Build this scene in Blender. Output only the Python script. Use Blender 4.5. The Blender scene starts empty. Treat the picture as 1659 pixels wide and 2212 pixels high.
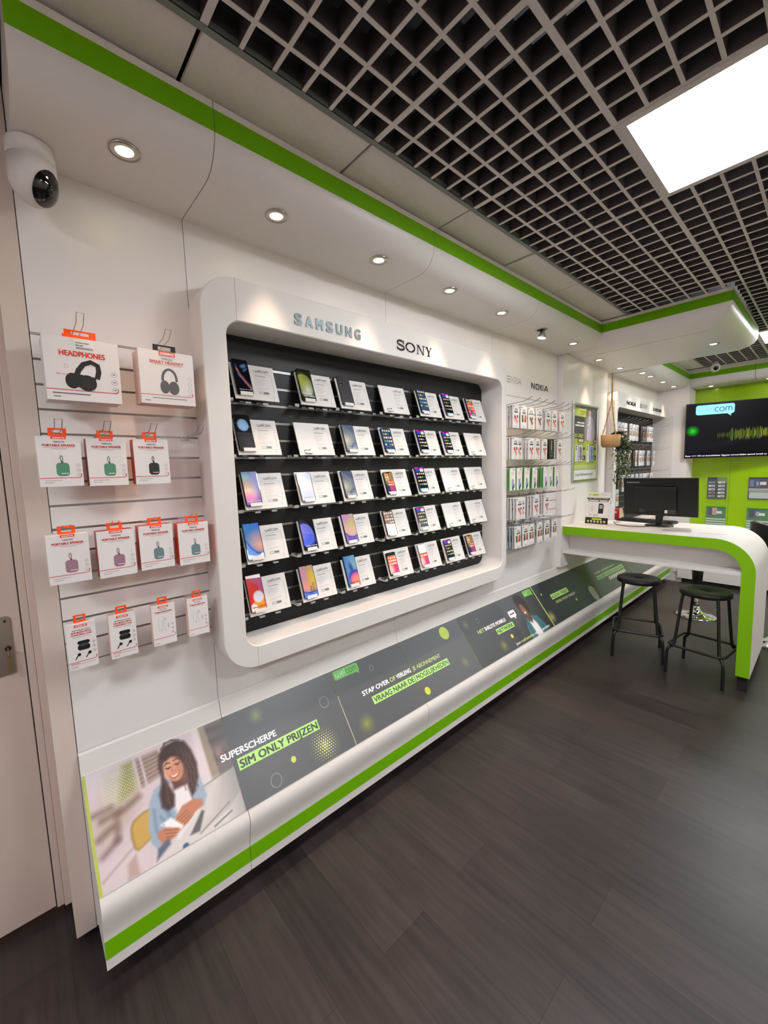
import bpy, math, random
import numpy as np
from mathutils import Vector, Matrix
random.seed(7)
SC = bpy.context.scene
COL = SC.collection
R = math.radians

# ------------------------------------------------------------------ camera
cam = bpy.data.cameras.new('camera')
cam.sensor_fit = 'HORIZONTAL'; cam.sensor_width = 36.0
cam.lens = 882.43 / 1659 * 36.0
cam.clip_start = 0.02
co = bpy.data.objects.new('camera', cam); COL.objects.link(co)
yw, pt, rl = 0.836807, -0.102852, -0.0300555
fw = Vector((-math.sin(yw)*math.cos(pt), math.cos(yw)*math.cos(pt), math.sin(pt)))
rt = fw.cross(Vector((0, 0, 1))).normalized(); up = rt.cross(fw)
r2 = math.cos(rl)*rt + math.sin(rl)*up
u2 = -math.sin(rl)*rt + math.cos(rl)*up
m = Matrix.Identity(4)
for i in range(3):
    m[i][0] = r2[i]; m[i][1] = u2[i]; m[i][2] = -fw[i]
m[0][3], m[1][3], m[2][3] = 1.757, 0.0, 1.70
co.matrix_world = m
SC.camera = co
# ------------------------------------------------------------------ world + exposure
w = bpy.data.worlds.new('world'); SC.world = w; w.use_nodes = True
w.node_tree.nodes['Background'].inputs[0].default_value = (1, 0.97, 0.94, 1)
w.node_tree.nodes['Background'].inputs[1].default_value = 0.15
SC.view_settings.view_transform = 'Standard'
SC.view_settings.look = 'None'
SC.view_settings.exposure = 1.15
SC.view_settings.gamma = 1.0
SC.view_settings.use_curve_mapping = False
SC.cycles.use_denoising = True
SC.cycles.max_bounces = 8
SC.cycles.sample_clamp_indirect = 6.0
SPOT_W = 14.0           # watts of one recessed downlight
SPOT_COL = (1.0, 0.74, 0.54)
PANEL_E = 21           # emission of the ceiling light panels
PANEL_COL = (0.95, 0.98, 1.0)
H = 2.876               # suspended ceiling height
SOF = 2.686             # soffit underside

# ------------------------------------------------------------------ materials
def lin(c):
    return tuple(((x/255)/12.92 if x/255 <= 0.04045 else ((x/255+0.055)/1.055)**2.4) for x in c[:3])
def srgb(c, k=None):
    return lin(c) + (1,)
MATS = {}
def mat(name, col=(200, 200, 200), rough=0.5, metal=0.0, emit=None, es=0.0, coat=0.0, attr=False, noise=0.0, nscale=20, alpha=1.0, trans=0.0, bump=0.0, spec=0.5):
    if name in MATS: return MATS[name]
    mt = bpy.data.materials.new(name); mt.use_nodes = True
    nt = mt.node_tree; b = nt.nodes['Principled BSDF']
    b.inputs['Base Color'].default_value = srgb(col)
    b.inputs['Roughness'].default_value = rough
    b.inputs['Metallic'].default_value = metal
    b.inputs['Specular IOR Level'].default_value = spec
    b.inputs['Coat Weight'].default_value = coat
    b.inputs['Alpha'].default_value = alpha
    b.inputs['Transmission Weight'].default_value = trans
    if emit:
        b.inputs['Emission Color'].default_value = srgb(emit); b.inputs['Emission Strength'].default_value = es
    if attr:
        a = nt.nodes.new('ShaderNodeAttribute'); a.attribute_name = 'Col'
        nt.links.new(a.outputs['Color'], b.inputs['Base Color'])
        if es:
            nt.links.new(a.outputs['Color'], b.inputs['Emission Color'])
            b.inputs['Emission Strength'].default_value = es
    if noise or bump:
        tc = nt.nodes.new('ShaderNodeTexCoord'); nz = nt.nodes.new('ShaderNodeTexNoise')
        nz.inputs['Scale'].default_value = nscale; nz.inputs['Detail'].default_value = 6
        nt.links.new(tc.outputs['Object'], nz.inputs['Vector'])
        if noise:
            mx = nt.nodes.new('ShaderNodeMix'); mx.data_type = 'RGBA'
            mx.inputs[6].default_value = srgb([max(0, x*(1-noise)) for x in col]); mx.inputs[7].default_value = srgb([min(255, x*(1+noise)) for x in col])
            nt.links.new(nz.outputs['Fac'], mx.inputs[0]); nt.links.new(mx.outputs[2], b.inputs['Base Color'])
        if bump:
            bp = nt.nodes.new('ShaderNodeBump'); bp.inputs['Strength'].default_value = bump; bp.inputs['Distance'].default_value = 0.002
            nt.links.new(nz.outputs['Fac'], bp.inputs['Height']); nt.links.new(bp.outputs[0], b.inputs['Normal'])
    MATS[name] = mt
    return mt
WHITE = mat('white_laminate', (233, 228, 225), 0.36, noise=0.012, nscale=3)
WHITE2 = mat('white_display_lacquer', (224, 219, 215), 0.5, noise=0.01, nscale=3)
CREAM = mat('cream_paint', (214, 198, 188), 0.5, noise=0.02, nscale=4)
GREEN = mat('green_laminate', (112, 178, 0), 0.4, spec=0.2)
GREEN2 = mat('green_counter_edge', (128, 184, 16), 0.4, spec=0.25)
GREENWALL = mat('green_gloss_wall', (150, 193, 10), 0.16, coat=0.3, noise=0.03, nscale=2)
BLACKP = mat('black_slat_board', (25, 24, 25), 0.46, noise=0.06, nscale=6, spec=0.3)
ALU = mat('aluminium', (205, 205, 205), 0.28, 1.0)
CHROME = mat('chrome', (230, 230, 230), 0.07, 1.0)
STEEL = mat('brushed_steel', (190, 182, 172), 0.3, 1.0)
WIRE = mat('hook_wire', (165, 160, 155), 0.3, 1.0)
GROOVE = mat('groove_rail', (150, 146, 142), 0.3, 0.9)
DARK = mat('dark_gap', (28, 24, 22), 0.8)
TILE = mat('ceiling_tile', (224, 216, 212), 0.9, noise=0.03, nscale=60, bump=0.2)
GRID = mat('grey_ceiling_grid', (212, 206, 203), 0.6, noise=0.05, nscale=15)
GRIDS = mat('grid_blade_painted_shade', (84, 78, 78), 0.65, noise=0.05, nscale=15)  # shade inside the cells put into the colour of the blade sides
RAIL = mat('ceiling_rail', (120, 124, 120), 0.5)
VOID = mat('plenum_black', (14, 13, 14), 0.9)
BLACK = mat('black_plastic', (18, 17, 17), 0.4, noise=0.08, nscale=30)
BLACKM = mat('black_powder_coat', (22, 22, 23), 0.38, noise=0.1, nscale=60)
GLOSSB = mat('black_glass', (8, 8, 9), 0.06, coat=0.5)
PAPER = mat('printed_card', attr=True, rough=0.38)
SCREEN = mat('printed_screen', attr=True, rough=0.22, spec=0.2)
TVMAT = mat('tv_picture', attr=True, rough=0.3, es=0.5, spec=0.1)
WCARD = mat('white_card', (228, 223, 219), 0.5)
REDC = mat('red_card', (205, 38, 22), 0.4)
ORANGE = mat('orange_plastic_tab', (255, 84, 22), 0.4, emit=None)
SHRINK = mat('clear_plastic', (245, 245, 245), 0.08, alpha=0.10, spec=0.5)
CLEAR = mat('clear_acrylic', (235, 240, 240), 0.05, alpha=0.04, spec=0.15)
GREYB = mat('grey_bracket', (172, 174, 174), 0.35)
TERRA = mat('tan_pot', (176, 138, 92), 0.65, noise=0.06, nscale=12)
JUTE = mat('jute_rope', (206, 168, 96), 0.8, noise=0.15, nscale=60)
LEAF = mat('leaf', (58, 84, 40), 0.4, noise=0.5, nscale=40)
DOOR = mat('door_paint', (206, 188, 178), 0.45, noise=0.02, nscale=5)
BROWN = mat('brown_skirting', (58, 38, 30), 0.5, noise=0.15, nscale=30)
PANEL = mat('light_diffuser', (250, 250, 250), 0.5, emit=(249, 252, 255), es=PANEL_E)
LAMP = mat('lamp_glow', (255, 250, 235), 0.4, emit=(255, 238, 205), es=16)
BRASS = mat('brass_key', (170, 150, 100), 0.35, 0.9)

def floor_material():
    mt = bpy.data.materials.new('dark_wood_vinyl'); mt.use_nodes = True
    nt = mt.node_tree; N = nt.nodes.new; L = nt.links.new; b = nt.nodes['Principled BSDF']
    tc = N('ShaderNodeTexCoord')
    br = N('ShaderNodeTexBrick'); br.offset = 0.37; br.inputs['Scale'].default_value = 1.0
    br.inputs['Brick Width'].default_value = 1.24; br.inputs['Row Height'].default_value = 0.205
    br.inputs['Mortar Size'].default_value = 0.0011; br.inputs['Mortar Smooth'].default_value = 0.3
    br.inputs['Color1'].default_value = (0.2, 0.2, 0.2, 1); br.inputs['Color2'].default_value = (0.8, 0.8, 0.8, 1)
    br.inputs['Mortar'].default_value = (0, 0, 0, 1)
    L(tc.outputs['Object'], br.inputs['Vector'])
    mp = N('ShaderNodeMapping'); mp.inputs['Scale'].default_value = (1.2, 16, 1)
    L(tc.outputs['Object'], mp.inputs['Vector'])
    nz = N('ShaderNodeTexNoise'); nz.inputs['Scale'].default_value = 2.2; nz.inputs['Detail'].default_value = 9; nz.inputs['Roughness'].default_value = 0.62
    L(mp.outputs[0], nz.inputs['Vector'])
    n2 = N('ShaderNodeTexNoise'); n2.inputs['Scale'].default_value = 2.0; n2.inputs['Detail'].default_value = 3
    L(tc.outputs['Object'], n2.inputs['Vector'])
    cr = N('ShaderNodeValToRGB')
    cr.color_ramp.elements[0].position = 0.40; cr.color_ramp.elements[0].color = srgb((30, 25, 25))
    cr.color_ramp.elements[1].position = 0.88; cr.color_ramp.elements[1].color = srgb((72, 62, 59))
    add = N('ShaderNodeMath'); add.operation = 'MULTIPLY_ADD'; add.inputs[1].default_value = 0.62
    L(nz.outputs['Fac'], add.inputs[0])
    sep = N('ShaderNodeSeparateColor'); L(br.outputs['Color'], sep.inputs[0])
    m2 = N('ShaderNodeMath'); m2.operation = 'MULTIPLY_ADD'; m2.inputs[1].default_value = 0.26
    L(sep.outputs[0], m2.inputs[0])
    m3 = N('ShaderNodeMath'); m3.operation = 'MULTIPLY'; m3.inputs[1].default_value = 0.34
    L(n2.outputs['Fac'], m3.inputs[0]); L(m3.outputs[0], m2.inputs[2]); L(m2.outputs[0], add.inputs[2])
    L(add.outputs[0], cr.inputs[0])
    mx = N('ShaderNodeMix'); mx.data_type = 'RGBA'; mx.inputs[7].default_value = srgb((26, 22, 22))
    L(br.outputs['Fac'], mx.inputs[0]); L(cr.outputs[0], mx.inputs[6]); L(mx.outputs[2], b.inputs['Base Color'])
    rr = N('ShaderNodeMapRange'); rr.inputs['To Min'].default_value = 0.32; rr.inputs['To Max'].default_value = 0.5
    L(nz.outputs['Fac'], rr.inputs[0]); L(rr.outputs[0], b.inputs['Roughness'])
    bp = N('ShaderNodeBump'); bp.inputs['Strength'].default_value = 0.12; bp.inputs['Distance'].default_value = 0.002
    L(nz.outputs['Fac'], bp.inputs['Height']); L(bp.outputs[0], b.inputs['Normal'])
    return mt
FLOOR = floor_material()

# ------------------------------------------------------------------ mesh builder
class MB:
    def __init__(s): s.v = []; s.f = []; s.mi = []; s.sm = []; s.c = []; s.mats = []; s.has_c = False
    def mid(s, m):
        if m not in s.mats: s.mats.append(m)
        return s.mats.index(m)
    def face(s, pts, m, smooth=False, cols=None):
        i = len(s.v); s.v += [tuple(p) for p in pts]; s.f.append(tuple(range(i, i+len(pts)))); s.mi.append(s.mid(m)); s.sm.append(smooth)
        if cols is not None: s.has_c = True
        s.c.append(cols)
    def faces(s, vs, fs, m, smooth=False, cols=None):
        i = len(s.v); s.v += [tuple(p) for p in vs]; k = s.mid(m)
        for j, f in enumerate(fs):
            s.f.append(tuple(i+x for x in f)); s.mi.append(k); s.sm.append(smooth); s.c.append(cols)
        if cols is not None: s.has_c = True
    def box(s, a, b, m):
        x0, y0, z0 = [min(p, q) for p, q in zip(a, b)]; x1, y1, z1 = [max(p, q) for p, q in zip(a, b)]
        vs = [(x0,y0,z0),(x1,y0,z0),(x1,y1,z0),(x0,y1,z0),(x0,y0,z1),(x1,y0,z1),(x1,y1,z1),(x0,y1,z1)]
        s.faces(vs, [(0,3,2,1),(4,5,6,7),(0,1,5,4),(1,2,6,5),(2,3,7,6),(3,0,4,7)], m)
        return s
    def prism(s, loop, axis, a, b, m, smooth=False, caps=True):
        def P(q, t):
            u, v = q
            return {0: (t, u, v), 1: (u, t, v), 2: (u, v, t)}[axis]
        n = len(loop); vs = [P(q, a) for q in loop] + [P(q, b) for q in loop]
        s.faces(vs, [(i, (i+1) % n, n+(i+1) % n, n+i) for i in range(n)], m, smooth)
        if caps: s.faces(vs, [tuple(range(n)), tuple(range(2*n-1, n-1, -1))], m)
        return s
    def tube(s, path, r, m, seg=8, closed=False, caps=True):
        path = [Vector(p) for p in path]; n = len(path); rings = []
        rr = r if isinstance(r, (list, tuple)) else [r]*n
        prev = None
        for i, p in enumerate(path):
            if closed: d = (path[(i+1) % n]-path[i-1]).normalized()
            else: d = (path[min(i+1, n-1)]-path[max(i-1, 0)]).normalized()
            if prev is None:
                ref = Vector((0, 0, 1)) if abs(d.z) < 0.9 else Vector((1, 0, 0))
                a = d.cross(ref).normalized()
            else:
                a = (prev-d*prev.dot(d)).normalized()
            prev = a; b = d.cross(a)
            rings.append([p+rr[i]*(math.cos(2*math.pi*k/seg)*a+math.sin(2*math.pi*k/seg)*b) for k in range(seg)])
        vs = [q for rg in rings for q in rg]; fs = []
        for i in range(n if closed else n-1):
            j = (i+1) % n
            for k in range(seg):
                fs.append((i*seg+k, i*seg+(k+1) % seg, j*seg+(k+1) % seg, j*seg+k))
        s.faces(vs, fs, m, True)
        if not closed and caps:
            s.faces(rings[0], [tuple(range(seg-1, -1, -1))], m); s.faces(rings[-1], [tuple(range(seg))], m)
        return s
    def lathe(s, prof, c, m, seg=24, sx=1, sy=1, mtx=None):
        vs = []
        for r, z in prof:
            for k in range(seg):
                p = Vector((r*sx*math.cos(2*math.pi*k/seg), r*sy*math.sin(2*math.pi*k/seg), z))
                if mtx: p = mtx @ p
                vs.append(p+Vector(c))
        fs = []
        for i in range(len(prof)-1):
            for k in range(seg):
                fs.append((i*seg+k, i*seg+(k+1) % seg, (i+1)*seg+(k+1) % seg, (i+1)*seg+k))
        s.faces(vs, fs, m, True)
        s.faces(vs[:seg], [tuple(range(seg-1, -1, -1))], m); s.faces(vs[-seg:], [tuple(range(seg))], m)
        return s
    def build(s, name, parent=None, label=None, bevel=0, bseg=2, loc=None):
        me = bpy.data.meshes.new(name); me.from_pydata(s.v, [], s.f)
        for mt in s.mats: me.materials.append(mt)
        me.polygons.foreach_set('material_index', s.mi)
        me.polygons.foreach_set('use_smooth', s.sm)
        if s.has_c:
            at = me.color_attributes.new('Col', 'FLOAT_COLOR', 'CORNER')
            buf = []
            for f, c in zip(s.f, s.c):
                if c is None: buf += [0.5, 0.5, 0.5, 1]*len(f)
                elif isinstance(c[0], (tuple, list, np.ndarray)):
                    for q in c: buf += [float(q[0]), float(q[1]), float(q[2]), 1]
                else: buf += [c[0], c[1], c[2], 1]*len(f)
            at.data.foreach_set('color', buf)
        me.update()
        o = bpy.data.objects.new(name, me); COL.objects.link(o)
        if parent: o.parent = parent
        if loc: o.location = loc
        if label: o['label'] = label
        if bevel:
            bv = o.modifiers.new('bevel', 'BEVEL'); bv.width = bevel; bv.segments = bseg; bv.limit_method = 'ANGLE'; bv.angle_limit = R(40)
        return o

def tag(o, label=None, cat=None, group=None, kind=None):
    if label: o['label'] = label
    if cat: o['category'] = cat
    if group: o['group'] = group
    if kind: o['kind'] = kind
    return o
def thing(name, label, cat, loc=(0, 0, 0), rz=0, group=None):
    o = bpy.data.objects.new(name, None); COL.objects.link(o); o.empty_display_size = 0.05
    o.location = loc; o.rotation_euler = (0, 0, rz)
    return tag(o, label, cat, group)
def kids(o): return [c for c in ALLK.get(o.name, [])]
def dup(root, loc, label, rz=None, group=None):
    r = root.copy(); COL.objects.link(r); r.location = loc
    if rz is not None: r.rotation_euler = (0, 0, rz)
    r['label'] = label
    if group: r['group'] = group
    for ch in list(root.children):
        c = ch.copy(); COL.objects.link(c); c.parent = r
        for g in list(ch.children):
            d = g.copy(); COL.objects.link(d); d.parent = c
    return r

# ------------------------------------------------------------------ text + flat print art
TC = {}
def textmesh(t, bold=0.0, font=None):
    k = (t, bold)
    if k in TC: return TC[k]
    cu = bpy.data.curves.new('t', 'FONT'); cu.body = t; cu.size = 1.0; cu.offset = bold; cu.resolution_u = 3; cu.fill_mode = 'FRONT'
    ob = bpy.data.objects.new('t', cu)
    me = bpy.data.meshes.new_from_object(ob)
    vs = [(v.co.x, v.co.y) for v in me.vertices]; fs = [tuple(p.vertices) for p in me.polygons]
    bpy.data.objects.remove(ob); bpy.data.meshes.remove(me); bpy.data.curves.remove(cu)
    cap = 0.729/1.0
    xs = [a for a, b in vs] or [0, 1]
    x0 = min(xs); wd = max(xs)-x0
    TC[k] = ([((a-x0)/cap, b/cap) for a, b in vs], fs, wd/cap)
    return TC[k]
def stroke_pts(pts, wd):
    out = []
    n = len(pts)
    L, Rr = [], []
    for i in range(n):
        a = pts[max(i-1, 0)]; b = pts[min(i+1, n-1)]
        dx, dy = b[0]-a[0], b[1]-a[1]; l = math.hypot(dx, dy) or 1
        nx, ny = -dy/l*wd/2, dx/l*wd/2
        L.append((pts[i][0]+nx, pts[i][1]+ny)); Rr.append((pts[i][0]-nx, pts[i][1]-ny))
    for i in range(n-1): out.append([L[i], L[i+1], Rr[i+1], Rr[i]])
    return out
def arc(cx, cy, rx, ry, a0, a1, n=8):
    return [(cx+rx*math.cos(R(a0+(a1-a0)*i/n)), cy+ry*math.sin(R(a0+(a1-a0)*i/n))) for i in range(n+1)]
LOGO = []   # strokes of the thin rounded shop lettering, x-height 1, (polyline)
LOGO.append(('w', [(0, 1)] + arc(0.35, 0.35, 0.35, 0.35, 180, 360) + [(0.7, 1)]))
LOGO.append(('w', [(0.7, 0.6)] + arc(1.05, 0.35, 0.35, 0.35, 180, 360) + [(1.4, 1)]))
LOGO.append(('w', [(1.7, 0.5), (2.5, 0.5)] + arc(2.1, 0.5, 0.4, 0.5, 0, 320, 14)))
LOGO.append(('w', [(2.85, 1.6), (2.85, 0)]))
LOGO.append(('c', arc(3.6, 0.5, 0.42, 0.5, 50, 310, 12)))
LOGO.append(('c', arc(4.55, 0.5, 0.45, 0.5, 0, 360, 16)))
LOGO.append(('c', [(5.3, 0)] + arc(5.6, 0.65, 0.3, 0.35, 180, 0) + [(5.9, 0)]))
LOGO.append(('c', [(5.9, 0.5)] + arc(6.2, 0.65, 0.3, 0.35, 180, 0) + [(6.5, 0)]))
class Art:
    """flat print: origin o, axes u, v, normal n (all 3-vectors)"""
    def __init__(s, o, u, v, material=None):
        s.o = Vector(o); s.u = Vector(u).normalized(); s.v = Vector(v).normalized(); s.n = s.u.cross(s.v).normalized()
        s.mb = MB(); s.m = material or PAPER; s.k = 0
    def P(s, a, b, l): return s.o+s.u*a+s.v*b+s.n*(l*0.0004)
    def words(s, x, y, w_, h, col, l=2, n=3):
        # a line of print too small to read: one low block per word
        rr = random.Random(int(abs(x*9e3+y*7e3+w_*3e3))+n); ws = [rr.uniform(0.6, 1.4) for _ in range(n)]; g_ = w_*0.05; tot = sum(ws); a = x
        for q in ws:
            b = a+(w_-g_*(n-1))*q/tot; s.rect(a, y, b, y+h, col, l); a = b+g_
        return s
    def poly(s, pts, col, l=1):
        s.k += 1; l = l+(s.k % 7)*0.08
        s.mb.face([s.P(a, b, l) for a, b in pts], s.m, False, lin(col)); return s
    def rect(s, x0, y0, x1, y1, col, l=1): return s.poly([(x0, y0), (x1, y0), (x1, y1), (x0, y1)], col, l)
    def grad(s, x0, y0, x1, y1, c0, c1, l=1):
        a, b = lin(c0), lin(c1)
        s.mb.face([s.P(x0, y0, l), s.P(x1, y0, l), s.P(x1, y1, l), s.P(x0, y1, l)], s.m, False, [a, a, b, b]); return s
    def disc(s, cx, cy, rx, ry, col, l=1, n=18): return s.poly([(cx+rx*math.cos(2*math.pi*i/n), cy+ry*math.sin(2*math.pi*i/n)) for i in range(n)], col, l)
    def rrect(s, x0, y0, x1, y1, r, col, l=1):
        p = arc(x1-r, y0+r, r, r, -90, 0, 4)+arc(x1-r, y1-r, r, r, 0, 90, 4)+arc(x0+r, y1-r, r, r, 90, 180, 4)+arc(x0+r, y0+r, r, r, 180, 270, 4)
        return s.poly(p, col, l)
    def stroke(s, pts, wd, col, l=2):
        for q in stroke_pts(pts, wd): s.poly(q[::-1], col, l)
        return s
    def ring(s, cx, cy, rx, ry, wd, col, l=2, n=20): return s.stroke(arc(cx, cy, rx, ry, 0, 360, n), wd, col, l)
    def text(s, t, x, y, size, col, l=2, bold=0.0, width=None, align='l', mirror=False):
        vs, fs, wd = textmesh(t, 0)
        sx = size if width is None else width/wd
        W = wd*sx
        x0 = x if align == 'l' else (x-W/2 if align == 'c' else x-W)
        e = bold*1.6
        for dx, dy in ([(0, 0)] if e < 0.006 else [(-e, -e*0.6), (e, -e*0.6), (e, e*0.6), (-e, e*0.6)]):
            s.k += 1; s.mb.faces([s.P(x0+(a+dx)*sx, y+(b+dy)*size, l+0.3+(s.k % 7)*0.08) for a, b in vs], fs, s.m, False, lin(col))
        return s
    def vtext(s, t, x, y, size, col, l=2, bold=0.0):
        vs, fs, wd = textmesh(t, 0)
        s.mb.faces([s.P(x-b*size, y+a*size, l) for a, b in vs], fs, s.m, False, lin(col)); return s
    def logo(s, x, y, h, cw, cc, l=2, wd=0.13, rot=0):
        for k, pl in LOGO:
            s.stroke([(x+a*h+(b*h)*rot, y+b*h) for a, b in pl], wd*h, cw if k == 'w' else cc, l)
        return s
    def image(s, x0, y0, x1, y1, nx, ny, fn, l=1):
        xs = np.linspace(0, 1, nx+1); ys = np.linspace(0, 1, ny+1)
        X, Y = np.meshgrid(xs, ys)
        C = np.clip(fn(X, Y), 0, 255)/255.0
        C = np.where(C <= 0.04045, C/12.92, ((C+0.055)/1.055)**2.4)
        base = len(s.mb.v)
        vs = [s.P(x0+(x1-x0)*xs[i], y0+(y1-y0)*ys[j], l) for j in range(ny+1) for i in range(nx+1)]
        s.mb.v += [tuple(p) for p in vs]; k = s.mb.mid(s.m); s.mb.has_c = True
        for j in range(ny):
            for i in range(nx):
                s.mb.f.append((base+j*(nx+1)+i, base+j*(nx+1)+i+1, base+(j+1)*(nx+1)+i+1, base+(j+1)*(nx+1)+i))
                s.mb.mi.append(k); s.mb.sm.append(False)
                s.mb.c.append([C[j, i], C[j, i+1], C[j+1, i+1], C[j+1, i]])
        return s
    def build(s, name, parent=None, label=None): return s.mb.build(name, parent, label)
# painter helpers on numpy grids
class Paint:
    def __init__(s, X, Y, bg): s.X = X; s.Y = Y; s.C = np.ones(X.shape+(3,))*np.array(bg, float)
    def mix(s, a, col):
        a = np.clip(a, 0, 1)[..., None]; s.C = s.C*(1-a)+np.array(col, float)*a; return s
    def ell(s, cx, cy, rx, ry, col, f=0.1, rot=0, op=1.0):
        c, sn = math.cos(R(rot)), math.sin(R(rot)); dx, dy = s.X-cx, s.Y-cy
        d = np.sqrt(((dx*c+dy*sn)/rx)**2+((-dx*sn+dy*c)/ry)**2)
        return s.mix((1-d)/f*0.5+0.5 if f else d < 1, col) if op == 1 else s.mix(np.clip((1-d)/f*0.5+0.5, 0, 1)*op, col)
    def poly(s, pts, col, f=0.004, op=1.0):
        ins = np.zeros(s.X.shape, bool); dm = np.full(s.X.shape, 9.0); n = len(pts)
        for i in range(n):
            x1, y1 = pts[i]; x2, y2 = pts[(i+1) % n]
            if y1 != y2:
                cond = ((y1 > s.Y) != (y2 > s.Y)) & (s.X < (x2-x1)*(s.Y-y1)/(y2-y1)+x1); ins ^= cond
            dx, dy = x2-x1, y2-y1; t = np.clip(((s.X-x1)*dx+(s.Y-y1)*dy)/(dx*dx+dy*dy+1e-12), 0, 1)
            dm = np.minimum(dm, np.hypot(s.X-x1-t*dx, s.Y-y1-t*dy))
        return s.mix(np.clip(np.where(ins, dm, -dm)/f*0.5+0.5, 0, 1)*op, col)
    def line(s, x1, y1, x2, y2, wd, col, f=0.004, op=1.0):
        dx, dy = x2-x1, y2-y1; t = np.clip(((s.X-x1)*dx+(s.Y-y1)*dy)/(dx*dx+dy*dy+1e-12), 0, 1)
        d = np.hypot(s.X-x1-t*dx, s.Y-y1-t*dy)
        return s.mix(np.clip((wd/2-d)/f*0.5+0.5, 0, 1)*op, col)
    def curve(s, pts, wd, col, f=0.004, op=1.0):
        for a, b in zip(pts[:-1], pts[1:]): s.line(*a, *b, wd, col, f, op)
        return s

def rloop(y0, z0, y1, z1, r, n=8):
    return arc(y1-r, z0+r, r, r, -90, 0, n)+arc(y1-r, z1-r, r, r, 0, 90, n)+arc(y0+r, z1-r, r, r, 90, 180, n)+arc(y0+r, z0+r, r, r, 180, 270, n)

# ================================================================== SETTING
o = MB().box((-1.2, -3.2, -0.05), (4.4, 7.5, 0.0), FLOOR).build('floor'); tag(o, kind='structure')
# dark void above, open grid, border tiles
ceil = MB().box((-1.2, -3.2, 3.32), (4.4, 7.5, 3.36), VOID).build('ceiling'); tag(ceil, kind='structure')
LIGHTS = [(1.167, 1.68), (1.167, 5.28), (2.967, 1.68), (2.967, 5.28), (1.167, -1.92), (2.967, -1.92)]  # last four are unseen panels, added at regular pitch for illumination
g = MB()
def cut(a0, a1, blocks):
    segs = [(a0, a1)]
    for b0, b1 in blocks:
        out = []
        for s0, s1 in segs:
            if b1 <= s0 or b0 >= s1: out.append((s0, s1)); continue
            if b0 > s0: out.append((s0, b0))
            if b1 < s1: out.append((b1, s1))
        segs = out
    return segs
X0G, X1G, Y0G, Y1G = 0.567, 4.2, -3.12, 6.68
k = 0
x = X0G
while x < X1G:
    wd = 0.020 if k % 6 == 0 else 0.0125
    bl = [(ly, ly+0.6) for lx, ly in LIGHTS if lx-0.001 < x < lx+0.601 and not (abs(x-lx) < 0.01 or abs(x-lx-0.6) < 0.01)]
    if 0.36 < x < 1.22: bl.append((3.775, 5.08))
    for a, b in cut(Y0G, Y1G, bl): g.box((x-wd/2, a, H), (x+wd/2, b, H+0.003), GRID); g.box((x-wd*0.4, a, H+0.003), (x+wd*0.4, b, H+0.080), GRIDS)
    k += 1; x = X0G+0.1*k
k = 0
y = Y0G
while y <= Y1G:
    wd = 0.020 if k % 6 == 0 else 0.0125
    bl = [(lx, lx+0.6) for lx, ly in LIGHTS if ly-0.001 < y < ly+0.601 and not (abs(y-ly) < 0.01 or abs(y-ly-0.6) < 0.01)]
    if 3.77 < y < 5.08: bl.append((0.0, 1.22))
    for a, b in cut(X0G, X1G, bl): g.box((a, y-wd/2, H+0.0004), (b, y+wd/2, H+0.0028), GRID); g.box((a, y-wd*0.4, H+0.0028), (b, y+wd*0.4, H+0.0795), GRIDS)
    k += 1; y = Y0G+0.1*k
g.build('open_cell_grid', ceil)
# rails and border tiles between grid and soffit
r_ = MB(); r_.box((0.557, Y0G, H-0.002), (0.577, 6.68, H+0.02), RAIL); r_.box((0.34, 6.665, H-0.002), (4.2, 6.69, H+0.02), RAIL); r_.build('edge_rail', ceil)
MB().box((0.33, -3.12, H+0.03), (0.56, 6.9, H+0.04), DARK).box((0.33, 6.69, H+0.03), (4.2, 6.9, H+0.04), DARK).build('tile_backing', ceil)
yy = 0.48-0.6*6
i = 0
while yy < 6.6:
    a, b = yy+0.006, min(yy+0.594, 6.66)
    if not (a > 3.7 and b < 5.2):
        MB().box((0.345, a, H+0.002+0.003*(i % 3)), (0.554, b, H+0.018), TILE).build('ceiling_tile', ceil, bevel=0.002)
    yy += 0.6; i += 1
xx = 0.567
while xx < 4.1:
    MB().box((xx+0.006, 6.695, H+0.002), (xx+0.594, 6.9, H+0.016), TILE).build('ceiling_tile', ceil, bevel=0.002); xx += 0.6
MB().box((0.345, 6.695, H+0.002), (0.56, 6.9, H+0.016), TILE).build('ceiling_tile', ceil, bevel=0.002)

# soffit along the left wall, in modules
SP = [(0.0, SOF), (0.255, SOF), (0.285, 2.689), (0.312, 2.699), (0.334, 2.716), (0.351, 2.740), (0.361, 2.765), (0.366, 2.79), (0.366, H), (0.345, H), (0.0, H)]
def soffit(n, y0, y1, gap=0.0014):
    mb = MB(); mb.prism(SP, 1, y0+gap, y1-gap, WHITE, False)
    o = mb.build('trim_%d' % n); tag(o, kind='structure')
    for p in o.data.polygons:
        if abs(p.normal.y) < 0.5: p.use_smooth = True
    md = o.modifiers.new('es', 'EDGE_SPLIT'); md.split_angle = R(35)
    MB().box((0.3655, y0+gap, 2.787), (0.3672, y1-gap, 2.853), GREEN).build('green_stripe', o, 'glossy green stripe along the soffit edge')
    return o
seams = [0.083, 0.578, 1.643, 2.703, 3.768]
for n, (a, b) in enumerate(zip(seams[:-1], seams[1:])): soffit(n+1, a, b)
soffit(5, 5.082, 6.869)
MB().box((0.0, 0.14, SOF+0.01), (0.26, 3.76, SOF+0.03), DARK).build('soffit_lining', ceil)
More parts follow.
